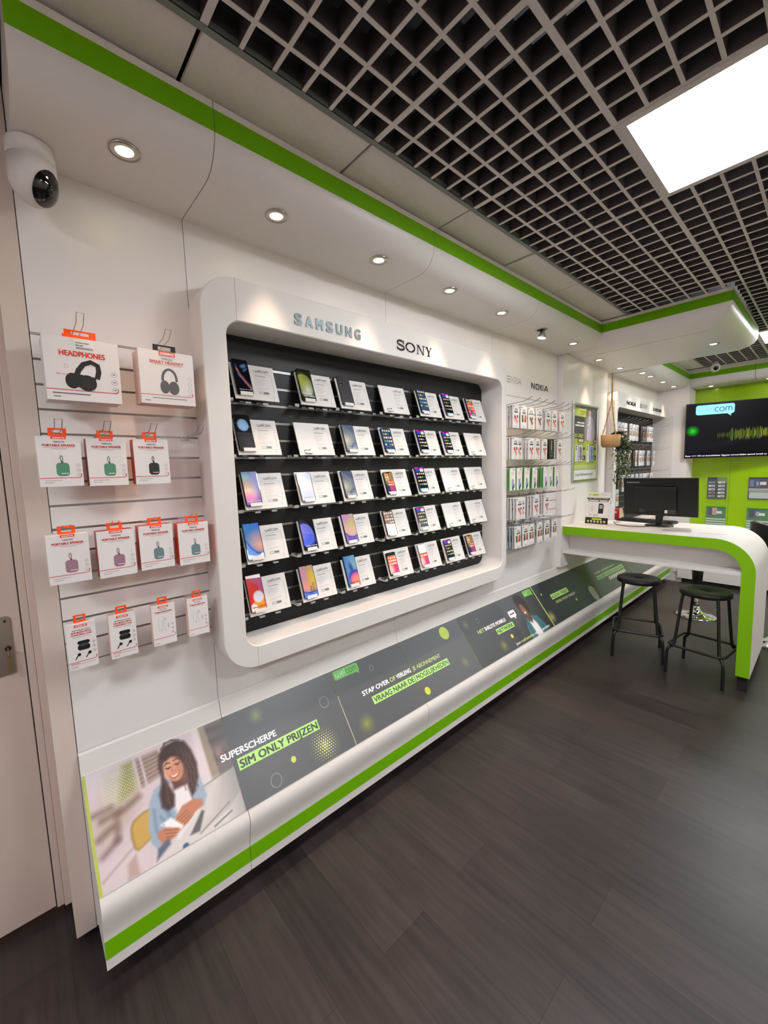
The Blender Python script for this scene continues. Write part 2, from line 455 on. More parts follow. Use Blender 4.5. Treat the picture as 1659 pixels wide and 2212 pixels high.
# projecting soffit over the counter
mb = MB()
def pz(x, y):
    z = SOF
    for t in ((4.04-y)/0.27, (x-1.03)/0.185, (y-5.02)/0.06):
        t = min(max(t, 0), 1); z = max(z, SOF+0.1*(1-math.sqrt(max(0, 1-t*t))))
    return z
xs = [0.0, 0.2, 0.366, 0.7, 1.03]+[1.03+0.185*math.sin(R(90*i/9)) for i in range(1, 10)]
ys = [4.04-0.27*math.sin(R(90*i/10)) for i in range(10, 0, -1)]+[4.04, 4.4, 4.8, 5.02]+[5.02+0.06*math.sin(R(90*i/5)) for i in range(1, 6)]
vs = [(x, y, pz(x, y)) for y in ys for x in xs]; nx = len(xs)
mb.faces(vs, [(j*nx+i, (j+1)*nx+i, (j+1)*nx+i+1, j*nx+i+1) for j in range(len(ys)-1) for i in range(nx-1)], WHITE, True)
mb.box((0.0, 3.77, 2.786), (1.215, 5.08, H), WHITE)
pen = mb.build('trim_6'); tag(pen, kind='structure')
md = pen.modifiers.new('es', 'EDGE_SPLIT'); md.split_angle = R(28)
MB().box((0.366, 3.7685, 2.787), (1.2165, 3.7705, 2.853), GREEN).box((1.2145, 3.7685, 2.787), (1.2165, 5.0815, 2.853), GREEN).box((0.366, 5.0795, 2.787), (1.2165, 5.0815, 2.853), GREEN).build('green_stripe', pen)
MB().box((0.06, 4.0395, SOF-0.0008), (1.03, 4.0407, SOF+0.001), mat('joint_shadow_gap', (120, 116, 112), 0.6)).build('panel_joint', pen)
# soffit along the back
SB = [(7.24, SOF), (6.98, SOF), (6.95, 2.689), (6.923, 2.699), (6.901, 2.716), (6.884, 2.740), (6.874, 2.765), (6.869, 2.79), (6.869, H), (6.89, H), (7.24, H)]
for n, (a, b) in enumerate([(0.368, 1.02), (1.02, 2.08), (2.08, 3.14), (3.14, 4.2)]):
    o = MB().prism(SB, 0, a+0.002, b-0.002, WHITE).build('trim_%d' % (7+n)); tag(o, kind='structure')
    md = o.modifiers.new('es', 'EDGE_SPLIT'); md.split_angle = R(35)
    for p in o.data.polygons:
        if abs(p.normal.x) < 0.5: p.use_smooth = True
    MB().box((a+0.002, 6.8673, 2.787), (b-0.002, 6.8695, 2.853), GREEN).build('green_stripe', o)

# left wall with its laminate panels
wl = MB().box((-0.16, 0.031, 0.0), (-0.07, 7.4, H+0.3), DARK).build('wall_left'); tag(wl, kind='structure')
def panel(y0, z0, y1, z1, x=0.0, name='wall_panel', m=WHITE, xb=-0.07):
    g_ = 0.0012
    return MB().box((xb, y0+g_, z0), (x, y1-g_, z1), m).build(name, wl)
MB().box((-0.03, 0.022, 0.04), (0.0, 0.0818, H+0.2), CREAM).box((-0.184, 0.022, 0.04), (-0.03, 0.03, H+0.2), CREAM).build('edge_board', wl, 'narrow off-white upright board beside the door')
GP = 0.0797
def slats(y0, y1, ztop, n, x=0.0, m=WHITE, rail=GROOVE, gh=0.0065, xb=-0.012):
    mb = MB(); rb = MB()
    for k in range(n+1):
        zt = ztop-k*GP
        if k < n: mb.box((xb, y0+0.001, zt-GP+gh/2), (x, y1-0.001, zt-gh/2), m)
        rb.box((xb-0.003, y0+0.001, zt-gh/2-0.001), (x-0.0015, y1-0.001, zt+gh/2+0.001), rail)
        rb.box((x-0.004, y0+0.001, zt+gh/2-0.001), (x+0.0006, y1-0.001, zt+gh/2+0.0012), rail)
    return mb, rb
ZT = 2.169
panel(0.083, ZT, 0.578, SOF+0.01)
mb, rb = slats(0.083, 0.578, ZT, 14); mb.build('slat_board', wl); rb.build('groove_insert', wl, 'metal inserts in the slat wall grooves')
panel(0.083, 0.73, 0.578, ZT-14*GP)
for a, b in ((0.578, 1.643), (1.643, 2.703)):
    panel(a, 2.306, b, SOF+0.01); panel(a, 0.73, b, 0.962)
panel(0.578, 0.962, 0.671, 2.306); panel(2.641, 0.962, 2.703, 2.306)
panel(2.703, 2.249, 3.768, SOF+0.01)
mb, rb = slats(2.703, 3.768, 2.249, 14); mb.build('slat_board', wl); rb.build('groove_insert', wl)
panel(2.703, 0.73, 3.768, 2.249-14*GP)
panel(3.77, 0.73, 4.83, SOF+0.01, x=0.051)
panel(4.83, 2.306, 6.868, SOF+0.01); panel(4.83, 0.73, 6.868, 0.962); panel(4.83, 0.962, 4.925, 2.306)
MB().box((-0.07, 0.083, 0.04), (-0.002, 7.2, 0.73), WHITE).build('lower_board', wl)

# door recess at the far left
wd = MB().box((-0.8, -3.2, 0.0), (-0.26, 0.06, H+0.3), CREAM)
wd = wd.build('wall_door_side'); wd.name = 'wall_near'; tag(wd, kind='structure')
dr = MB().box((-0.255, -0.93, 0.035), (-0.205, -0.024, 2.62), DOOR).build('door_1', bevel=0.002); tag(dr, kind='structure')
MB().box((-0.262, -0.021, 0.03), (-0.198, 0.002, 2.8), DOOR).box((-0.262, 0.002, 0.03), (-0.185, 0.05, 2.8), DOOR).build('door_frame', dr, bevel=0.003)
MB().box((-0.262, -3.1, 0.0), (-0.215, 0.05, 0.035), BROWN).build('threshold', dr)
pl = MB().prism(rloop(-0.128, 1.008, -0.052, 1.222, 0.012, 4), 0, -0.205, -0.199, STEEL).build('handle_plate', dr, 'brushed steel lock plate', bevel=0.0015)
kb = MB(); kb.tube([(-0.199, -0.066, 1.105), (-0.192, -0.066, 1.105)], 0.009, BLACK, 12); kb.tube([(-0.199, -0.066, 1.205), (-0.197, -0.066, 1.205)], 0.004, BLACK, 8)
kb.build('lock_cylinder', pl)
kk = thing('door_key', 'small brass keys hanging from the lock of the left door', 'key', (-0.192, -0.066, 1.105))
MB().box((-0.003, -0.002, -0.006), (0.022, 0.002, 0.006), BRASS).build('key_bow', kk)
MB().tube([(0.016+0.012*math.cos(a), 0.0, -0.016+0.012*math.sin(a)) for a in [2*math.pi*i/12 for i in range(12)]], 0.0011, BRASS, 6, closed=True).build('key_ring', kk)
MB().box((0.013, -0.004, -0.085), (0.016, 0.004, -0.028), BRASS).build('key_blade', kk)

# end wall, green wall, rest of the room
o = MB().box((-0.1, 6.87, 0.0), (0.368, 7.32, H+0.3), WHITE).build('wall_end'); o.name = 'wall_back'; tag(o, kind='structure')
wg = MB(); xs_ = [0.369, 0.785, 1.845, 2.905, 3.965, 4.2]
for a, b in zip(xs_[:-1], xs_[1:]): wg.box((a+0.001, 7.24, 0.0), (b-0.001, 7.30, SOF+0.1), GREENWALL)
wg.box((0.36, 7.30, 0), (4.3, 7.34, H+0.3), DARK)
wgo = wg.build('wall_far'); tag(wgo, kind='structure')
o = MB().box((4.2, -3.2, 0), (4.3, 7.4, H+0.4), CREAM).build('wall_right'); tag(o, kind='structure')
o = MB().box((-0.8, -3.2, 0), (4.3, -3.12, H+0.4), CREAM).build('wall_front'); tag(o, kind='structure')

# ------------------------------------------------------------------ lights
def light_panel(x, y, label):
    t = thing('ceiling_light', label, 'ceiling light', (x+0.3, y+0.3, H), group='square light panels in the open cell ceiling')
    f = MB(); a, b = 0.298, 0.272
    for s in ((-a, -a, a, -b), (-a, b, a, a), (-a, -b, -b, b), (b, -b, a, b)): f.box((s[0], s[1], -0.004), (s[2], s[3], 0.05), GRID)
    f.build('frame', t)
    MB().box((-b, -b, 0.0), (b, b, 0.03), PANEL).build('diffuser', t, 'glowing white diffuser')
for (lx, ly), lb in zip(LIGHTS, ['large bright square light panel at the upper right of the picture', 'small bright panel seen past the end of the projecting soffit', 'added unseen ceiling light panel right of the near bright one', 'added unseen far right ceiling light panel above the back chairs', 'added unseen ceiling light panel behind the viewpoint near the door side', 'added unseen ceiling light panel behind the viewpoint on the right']):
    light_panel(lx, ly, lb)
def spot_data():
    d = bpy.data.lights.new('downlight', 'SPOT'); d.energy = SPOT_W; d.color = SPOT_COL
    d.spot_size = R(57); d.spot_blend = 1.0; d.shadow_soft_size = 0.018
    return d
SD = spot_data()
def downlight(x, y, label, z=SOF):
    t = thing('recessed_downlight', label, 'downlight', (x, y, z), group='recessed downlights in the soffits')
    MB().lathe([(0.024, -0.001), (0.026, -0.004), (0.042, -0.004), (0.0425, 0.0), (0.0425, 0.002), (0.024, 0.002)], (0, 0, 0), STEEL, 28).build('trim_ring', t, 'brushed metal ring')
    MB().lathe([(0.0, -0.0015), (0.0245, -0.0015), (0.0245, 0.001), (0, 0.001)], (0, 0, 0), LAMP, 20).build('bulb', t)
    l = bpy.data.objects.new('bulb_light', SD); COL.objects.link(l); l.parent = t; l.location = (0, 0, -0.012)
    return t
dl = downlight(0.25, 0.343, 'downlight nearest the white security camera at the left end of the soffit')
for x, y, lb in [(0.25, 0.846, 'downlight just right of the first soffit seam'), (0.248, 1.376, 'downlight above the chrome lettering on the display frame'), (0.246, 1.908, 'downlight above the black lettering on the display frame'), (0.245, 2.439, 'downlight above the right corner of the large display frame'),
                 (0.244, 3.514, 'downlight in the corner before the projecting soffit'), (0.17, 4.262, 'downlight above the framed wall poster, nearer of two'), (0.17, 4.822, 'downlight just above the rope of the hanging plant'),
                 (0.245, 5.30, 'downlight half hidden past the projecting soffit edge'), (0.244, 5.591, 'downlight above the far display frame, nearest'), (0.24, 6.117, 'downlight above the far display frame, middle'), (0.24, 6.622, 'downlight above the far display frame, by the end wall'),
                 (0.989, 4.543, 'single downlight at the free end of the projecting soffit'), (0.56, 7.06, 'downlight over the green wall left of the television logo'), (1.13, 7.06, 'downlight over the green wall near the right picture edge'), (1.7, 7.06, 'downlight over the green wall outside the right picture edge')]:
    dup(dl, (x, y, SOF), lb)
# the one pulled out of its ring
t = thing('hanging_spotlight', 'tilting spotlight pulled out below the soffit past the display frame', 'spotlight', (0.245, 2.97, SOF))
MB().lathe([(0.030, 0.001), (0.030, -0.003), (0.043, -0.003), (0.043, 0.001)], (0, 0, 0), STEEL, 24).lathe([(0.0, -0.001), (0.03, -0.001), (0.03, 0), (0, 0)], (0, 0, 0), DARK, 20).build('trim_ring', t)
mt_ = Matrix.Rotation(R(12), 3, 'Y')
MB().lathe([(0.012, 0.0), (0.018, -0.025), (0.028, -0.042), (0.031, -0.055), (0.027, -0.055)], (0.01, 0.01, 0), ALU, 20, mtx=mt_).build('lamp_cup', t)
MB().lathe([(0.0, -0.056), (0.027, -0.056), (0.026, -0.06), (0.0, -0.062)], (0.01, 0.01, 0), LAMP, 18, mtx=mt_).build('bulb', t)
l = bpy.data.objects.new('bulb_light', SD); COL.objects.link(l); l.parent = t; l.location = (0.0, 0.0, -0.085)

# ================================================================== LARGE FURNITURE
# angled base units
BP = [(0.0, 0.728), (0.010, 0.722), (0.024, 0.655), (0.249, 0.362), (0.262, 0.343), (0.268, 0.322), (0.267, 0.300), (0.260, 0.270), (0.252, 0.240), (0.247, 0.215), (0.246, 0.20), (0.246, 0.095), (0.228, 0.095), (0.228, 0.11), (0.0, 0.11)]
names = ['white angled base unit at the left end below the hanging boxes', 'white angled base unit below the left half of the display frame', 'white angled base unit below the right half of the display frame', 'white angled base unit below the screen protector hooks', 'white angled base unit running under the counter', 'white angled base unit at the end wall behind the counter']
for (a, b), lb in zip([(0.084, 0.5765), (0.5790, 1.642), (1.644, 2.702), (2.704, 3.767), (3.769, 4.829), (4.831, 6.80)], names):
    t = thing('angled_base_unit', lb, 'base unit', (0, a, 0), group='angled base units along the left wall')
    L_ = b-a
    prof = [(max(p, 0.001), q) for p, q in BP]
    ob = MB().prism(prof, 1, 0, L_, WHITE2).build('body', t)
    for p in ob.data.polygons:
        if abs(p.normal.y) < 0.5: p.use_smooth = True
    md = ob.modifiers.new('es', 'EDGE_SPLIT'); md.split_angle = R(25)
    MB().box((0.2455, 0.0, 0.134), (0.2475, L_, 0.2), GREEN).build('green_stripe', t)
    MB().box((0.05, 0.002, 0.0), (0.06, L_, 0.11), DARK).build('plinth', t)

# display frame 1
def frame_ring(y0, z0, y1, z1, ro, iy0, iz0, iy1, iz1, ri, xf, xb, xi, m):
    A = rloop(y0, z0, y1, z1, ro); B = rloop(iy0, iz0, iy1, iz1, ri); n = len(A); mb = MB()
    e = 0.004
    A2 = rloop(y0+e, z0+e, y1-e, z1-e, ro-e); B2 = rloop(iy0-e, iz0-e, iy1+e, iz1+e, ri+e)
    def band(P, xp, Q, xq, sm=True, flip=False):
        vs = [(xp, a, b) for a, b in P]+[(xq, a, b) for a, b in Q]
        fs = [(i, (i+1) % n, n+(i+1) % n, n+i) for i in range(n)]
        if flip: fs = [f[::-1] for f in fs]
        mb.faces(vs, fs, m, sm)
    band(A, xb, A, xf-e); band(A, xf-e, A2, xf); band(A2, xf, B2, xf, False); band(B2, xf, B, xf-e); band(B, xf-e, B, xi)
    return mb
fr = thing('display_frame', 'large white rounded display frame with a recessed black slat panel', 'display frame', (0, 0, 0))
o = frame_ring(0.575, 0.870, 2.697, 2.470, 0.145, 0.671, 0.963, 2.642, 2.305, 0.062, 0.127, 0.0005, -0.06, WHITE2).build('frame', fr)
# joints in the frame face
JG = mat('joint_shadow_gap', (120, 116, 112), 0.6)
MB().box((0.1265, 0.7161, 2.306), (0.1273, 0.7171, 2.469), JG).build('panel_joint', fr)
MB().box((0.1265, 0.7161, 0.872), (0.1273, 0.7171, 0.962), JG).build('panel_joint', fr)
BZ = 2.175; BGP = 0.0805
mb = MB(); rb = MB()
mb.box((-0.068, 0.665, BZ+0.003), (-0.05, 2.65, 2.32), BLACKP)
for k in range(15):
    zt = BZ-k*BGP; lo = zt-BGP+0.003 if k < 14 else 0.95
    mb.box((-0.068, 0.665, lo), (-0.05, 2.65, zt-0.003), BLACKP)
    rb.box((-0.066, 0.665, zt-0.003), (-0.0545, 2.65, zt+0.003), GROOVE)
    rb.box((-0.052, 0.665, zt+0.0022), (-0.0485, 2.65, zt+0.0042), ALU); rb.box((-0.052, 0.665, zt-0.0042), (-0.0485, 2.65, zt-0.0022), ALU)
bp_ = mb.build('black_slat_panel', fr, 'black slatted back panel'); rb.build('groove_insert', bp_, 'silver groove inserts')
# brand lettering
def letters(name, t, x, y0, y1, z0, z1, m, parent, bold=0.02, depth=0.003, lab=None):
    mb = MB(); vs0, fs, wdt = textmesh(t, 0); sx = (y1-y0)/(wdt+2*bold); sz = (z1-z0)/(1+bold)
    for dx, dy in ((0, 0), (2*bold, 0), (0, bold), (2*bold, bold), (bold, bold/2)):
        letters_layer(mb, [(a+dx, b+dy) for a, b in vs0], fs, x, y0, z0, sx, sz, m, depth+dx*0.0002+dy*0.0003)
    return mb.build(name, parent, lab)
def letters_layer(mb, vs, fs, x, y0, z0, sx, sz, m, depth):
    P0 = [(x, y0+a*sx, z0+b*sz) for a, b in vs]; P1 = [(x+depth, y0+a*sx, z0+b*sz) for a, b in vs]
    mb.faces(P1, fs, m); 
    cnt = {}
    for f in fs:
        for i in range(len(f)):
            e = (f[i], f[(i+1) % len(f)]); cnt[e] = 1
    n = len(P0)
    mb.faces(P0+P1, [(a, b, b+n, a+n) for (a, b) in cnt if (b, a) not in cnt], m)
def spaced(t, x, y0, y1, z0, z1, m, parent, bold, fill, depth=0.003, lab=None, name='chrome_lettering'):
    mb = MB(); n = len(t); slot = (y1-y0)/(n-1+fill)
    for i, ch in enumerate(t):
        a = y0+i*slot; vs0, fs, wdt = textmesh(ch, 0); sx = slot*fill/(wdt+2*bold); sz = (z1-z0)/(1+bold)
        for dx, dy in ((0, 0), (2*bold, 0), (0, bold), (2*bold, bold), (bold, bold/2), (0, bold/2), (2*bold, bold/2)):
            letters_layer(mb, [(p+dx, q+dy) for p, q in vs0], fs, x, a, z0, sx, sz, m, depth+dx*0.0002+dy*0.0003)
    return mb.build(name, parent, lab)
spaced('SAMSUNG', 0.127, 0.976, 1.348, 2.346, 2.397, mat('brushed_chrome_letters', (84, 94, 96), 0.4, 0.3, noise=0.35, nscale=9), fr, 0.07, 0.70, lab='chrome capital letters on the frame top')  # colour noise stands in for uneven reflections on the letters
def serif_text(x, y0, y1, z0, z1, parent):
    # heavy slab letters S O N Y drawn as shapes
    A = Art((x, y0, z0), (0, 1, 0), (0, 0, 1)); Wd = y1-y0; hh = z1-z0; c = (14, 13, 14)
    def X(a): return a*Wd
    def Z(a): return a*hh
    # S
    pts = [(X(0.19), Z(0.78))]+[(X(0.105)+X(0.085)*math.cos(R(a)), Z(0.74)+Z(0.22)*math.sin(R(a))) for a in range(30, 271, 24)]+[(X(0.105)+X(0.092)*math.cos(R(a)), Z(0.27)+Z(0.23)*math.sin(R(a))) for a in range(80, -171, -25)]
    A.stroke(pts, hh*0.22, c, 1); A.rect(X(0.178), Z(0.62), X(0.196), Z(0.97), c); A.rect(X(0.006), Z(0.02), X(0.024), Z(0.38), c)
    A.stroke(arc(X(0.37), Z(0.5), X(0.125), Z(0.44), 0, 360, 26), hh*0.15, c, 1)
    for sg in (-1, 1): A.stroke(arc(X(0.37), Z(0.5), X(0.118), Z(0.42), 90-sg*90-62, 90-sg*90+62, 10), hh*0.21, c, 1)
    # N
    A.rect(X(0.57), 0, X(0.592), Z(1), c); A.rect(X(0.735), 0, X(0.757), Z(1), c); A.poly([(X(0.555), Z(1)), (X(0.61), Z(1)), (X(0.757), 0), (X(0.725), 0)], c)
    for a, b, z in ((0.54, 0.62, 0), (0.545, 0.60, 0.93), (0.705, 0.785, 0.93)): A.rect(X(a), Z(z), X(b), Z(z+0.07), c)
    # Y
    A.poly([(X(0.81), Z(1)), (X(0.865), Z(1)), (X(0.925), Z(0.5)), (X(0.885), Z(0.44))], c); A.poly([(X(0.965), Z(1)), (X(0.985), Z(1)), (X(0.92), Z(0.42)), (X(0.905), Z(0.5))], c)
    A.rect(X(0.882), 0, X(0.925), Z(0.52), c); A.rect(X(0.855), 0, X(0.952), Z(0.07), c); A.rect(X(0.795), Z(0.93), X(0.88), Z(1), c); A.rect(X(0.94), Z(0.93), X(1.0), Z(1), c)
    return A.build('black_lettering', parent, 'black serif capital letters')
serif_text(0.1275, 1.598, 1.884, 2.345, 2.397, fr)

# far display frame (no right jamb, runs into the end wall)
f2 = thing('display_frame', 'far white display frame behind the counter with accessory packs', 'display frame', (0, 0, 0))
mb = MB(); e = 0.127
hd = [(4.84, 2.47)]
mb.prism(arc(4.94, 2.37, 0.10, 0.10, 180, 90, 8)+[(6.82, 2.47), (6.82, 2.305)]+arc(4.99, 2.245, 0.06, 0.06, 90, 180, 8)+[(4.93, 0.963), (6.82, 0.963), (6.82, 0.87)]+arc(4.94, 0.97, 0.10, 0.10, 270, 180, 8), 0, 0.0005, e, WHITE2)
mb.build('frame', f2, bevel=0.003)
mb = MB(); mb.box((-0.06, 4.93, 2.3055), (0.0005, 6.86, 2.32), WHITE2); mb.box((-0.06, 4.92, 0.955), (0.0005, 6.86, 0.9625), WHITE2); mb.box((-0.06, 4.92, 0.955), (0.0005, 4.9295, 2.32), WHITE2); mb.box((-0.06, 6.862, 0.9), (0.2, 6.869, 2.32), WHITE2)
mb.build('recess_lining', f2)
mb = MB(); rb = MB(); mb.box((-0.068, 4.93, BZ+0.003), (-0.05, 6.86, 2.31), BLACKP)
for k in range(15):
    zt = BZ-k*BGP; mb.box((-0.068, 4.93, zt-BGP+0.003 if k < 14 else 0.96), (-0.05, 6.86, zt-0.003), BLACKP)
    rb.box((-0.066, 4.93, zt-0.003), (-0.0545, 6.86, zt+0.003), GROOVE); rb.box((-0.052, 4.93, zt+0.0022), (-0.0485, 6.86, zt+0.0042), ALU)
bp_ = mb.build('black_slat_panel', f2); rb.build('groove_insert', bp_)
BLK = mat('black_letter', (16, 15, 16), 0.4)
letters('black_lettering', 'NOKIA', e, 5.2, 5.51, 2.352, 2.396, BLK, f2, 0.03)
serif_text(e+0.0005, 5.655, 5.955, 2.352, 2.396, f2)
spaced('SAMSUNG', e, 6.175, 6.555, 2.353, 2.394, BLK, f2, 0.05, 0.74, name='black_lettering')
# lettering on the slat wall
def nokia(y0, y1, z0, z1, label):
    A = Art((0.0012, y0, z0), (0, 1, 0), (0, 0, 1)); W_ = y1-y0; h = z1-z0; c = (15, 15, 16); s = h*0.235
    def st(pts): A.stroke([(a*W_, b*h) for a, b in pts], s, c, 1)
    A.rect(0, 0, s*1.1, h, c); A.rect(0.165*W_, 0, 0.165*W_+s*1.1, h, c); A.poly([(0, h), (s*1.5, h), (0.165*W_+s*1.1, 0), (0.165*W_-s*0.4, 0)], c)
    x0 = 0.255*W_; x1 = 0.43*W_
    A.rect(x0, 0.06*h, x0+s, 0.94*h, c); A.rect(x1-s, 0.06*h, x1, 0.94*h, c); A.rect(x0+s*0.4, h-s*0.85, x1-s*0.4, h, c); A.rect(x0+s*0.4, 0, x1-s*0.4, s*0.85, c)
    x0 = 0.475*W_; A.rect(x0, 0, x0+s*1.05, h, c); A.poly([(x0+s, h*0.5), (x0+s*2.7, h), (x0+s*4.1, h), (x0+s*2.2, h*0.5), (x0+s*4.3, 0), (x0+s*2.9, 0)], c)
    x0 = 0.655*W_; A.rect(x0, 0, x0+s*1.05, h, c)
    A.poly([(0.725*W_, 0), (0.772*W_, 0), (0.868*W_, h*0.82), (0.868*W_, h), (0.83*W_, h)], c); A.poly([(0.95*W_, 0), (W_, 0), (0.90*W_, h), (0.85*W_, h)], c); A.rect(0.79*W_, 0.20*h, 0.945*W_, 0.20*h+s*0.8, c)
    return tag(A.build('wall_lettering'), label, 'wall lettering')
nokia(3.283, 3.588, 2.340, 2.388, 'bold black five letter brand name above the screen protector hooks')
A = Art((0.0012, 2.905, 2.351), (0, 1, 0), (0, 0, 1)); c = (60, 58, 58); h = 0.047; s = 0.0042
for z in (0.0, 0.5, 1.0): A.rect(0.0, z*(h-s), 0.05, z*(h-s)+s, c)
A.stroke([(0.062, 0), (0.062, h), (0.105, 0), (0.105, h)], s, c, 1)
A.stroke([(0.117, h-s/2), (0.158, h-s/2), (0.115, s/2), (0.16, s/2)], s, c, 1)
A.stroke([(0.166, 0), (0.192, h), (0.218, 0)], s, c, 1); A.rect(0.176, 0.013, 0.208, 0.013+s, c)
tag(A.build('wall_lettering'), 'thin dark lettering partly hidden by the big frame, left of bold name', 'wall lettering')

# ================================================================== POSTERS ON THE ANGLED BASE
PO = Vector((0.249, 0, 0.362)); PT = Vector((0.024, 0, 0.655)); PV = (PT-PO).normalized(); PN = Vector((0, 1, 0)).cross(PV)
GREY = (86, 88, 91); LIME = (176, 226, 128); LIME2 = (190, 208, 96)
def poster(name, y0, y1, label, edge=None):
    o = PO+PN*0.0015; h = 0.366
    t = thing(name, label, 'advertising panel', (o.x, y0, o.z), group='printed advertising panels on the angled base')
    bd = MB(); n_ = PN*0.003; pts = [Vector((0, 0, 0)), Vector((0, y1-y0, 0)), Vector((0, y1-y0, 0))+PV*h, PV*h]
    top = [p+n_ for p in pts]; vs = pts+top
    bd.faces(vs, [(3, 2, 1, 0), (4, 5, 6, 7), (0, 1, 5, 4), (1, 2, 6, 5), (2, 3, 7, 6), (3, 0, 4, 7)], mat('poster_board', edge or (90, 92, 95), 0.45))
    bd.build('board', t)
    A = Art(n_, (0, 1, 0), PV); A.W = y1-y0; A.H = h; A.y0 = y0
    return t, A
def halo(A, cx, cy, r, col=(190, 200, 60), bg=GREY, l=1.5, op=0.75):
    def fn(X, Y):
        p = Paint(X, Y, bg); d = np.hypot(X-0.5, Y-0.5)*2
        p.mix(np.clip(1-d, 0, 1)**1.6*op*(0.75+0.25*np.sin(X*70)*np.sin(Y*70)), col); return p.C
    A.image(cx-r, cy-r, cx+r, cy+r, 26, 26, fn, l)
def dots(A, cx, cy, r, st, col=(214, 222, 130)):
    n = int(r/st)
    for i in range(-n*2, n*2+1):
        for j in range(-n*2, n*2+1):
            x = (i+0.5*(j % 2))*st; y = j*st*0.87; d = math.hypot(x, y)
            if d < r: A.disc(cx+x, cy+y, st*0.42*(1.08-d/r), st*0.42*(1.08-d/r), col, 2, 8)
def speech_logo(A, x0, y0, x1, y1, col, cw, cc, l=2, tail=True):
    h = y1-y0; A.rrect(x0, y0, x1, y1, h*0.2, col, l)
    if tail: A.poly([(x1-h*0.5, y0+0.001), (x1-h*0.12, y0-h*0.28), (x1-h*0.18, y0+0.001)], col, l)
    s = (x1-x0)*0.84/6.5; A.logo(x0+(x1-x0)*0.08, y0+h*0.24, s, cw, cc, l+1)

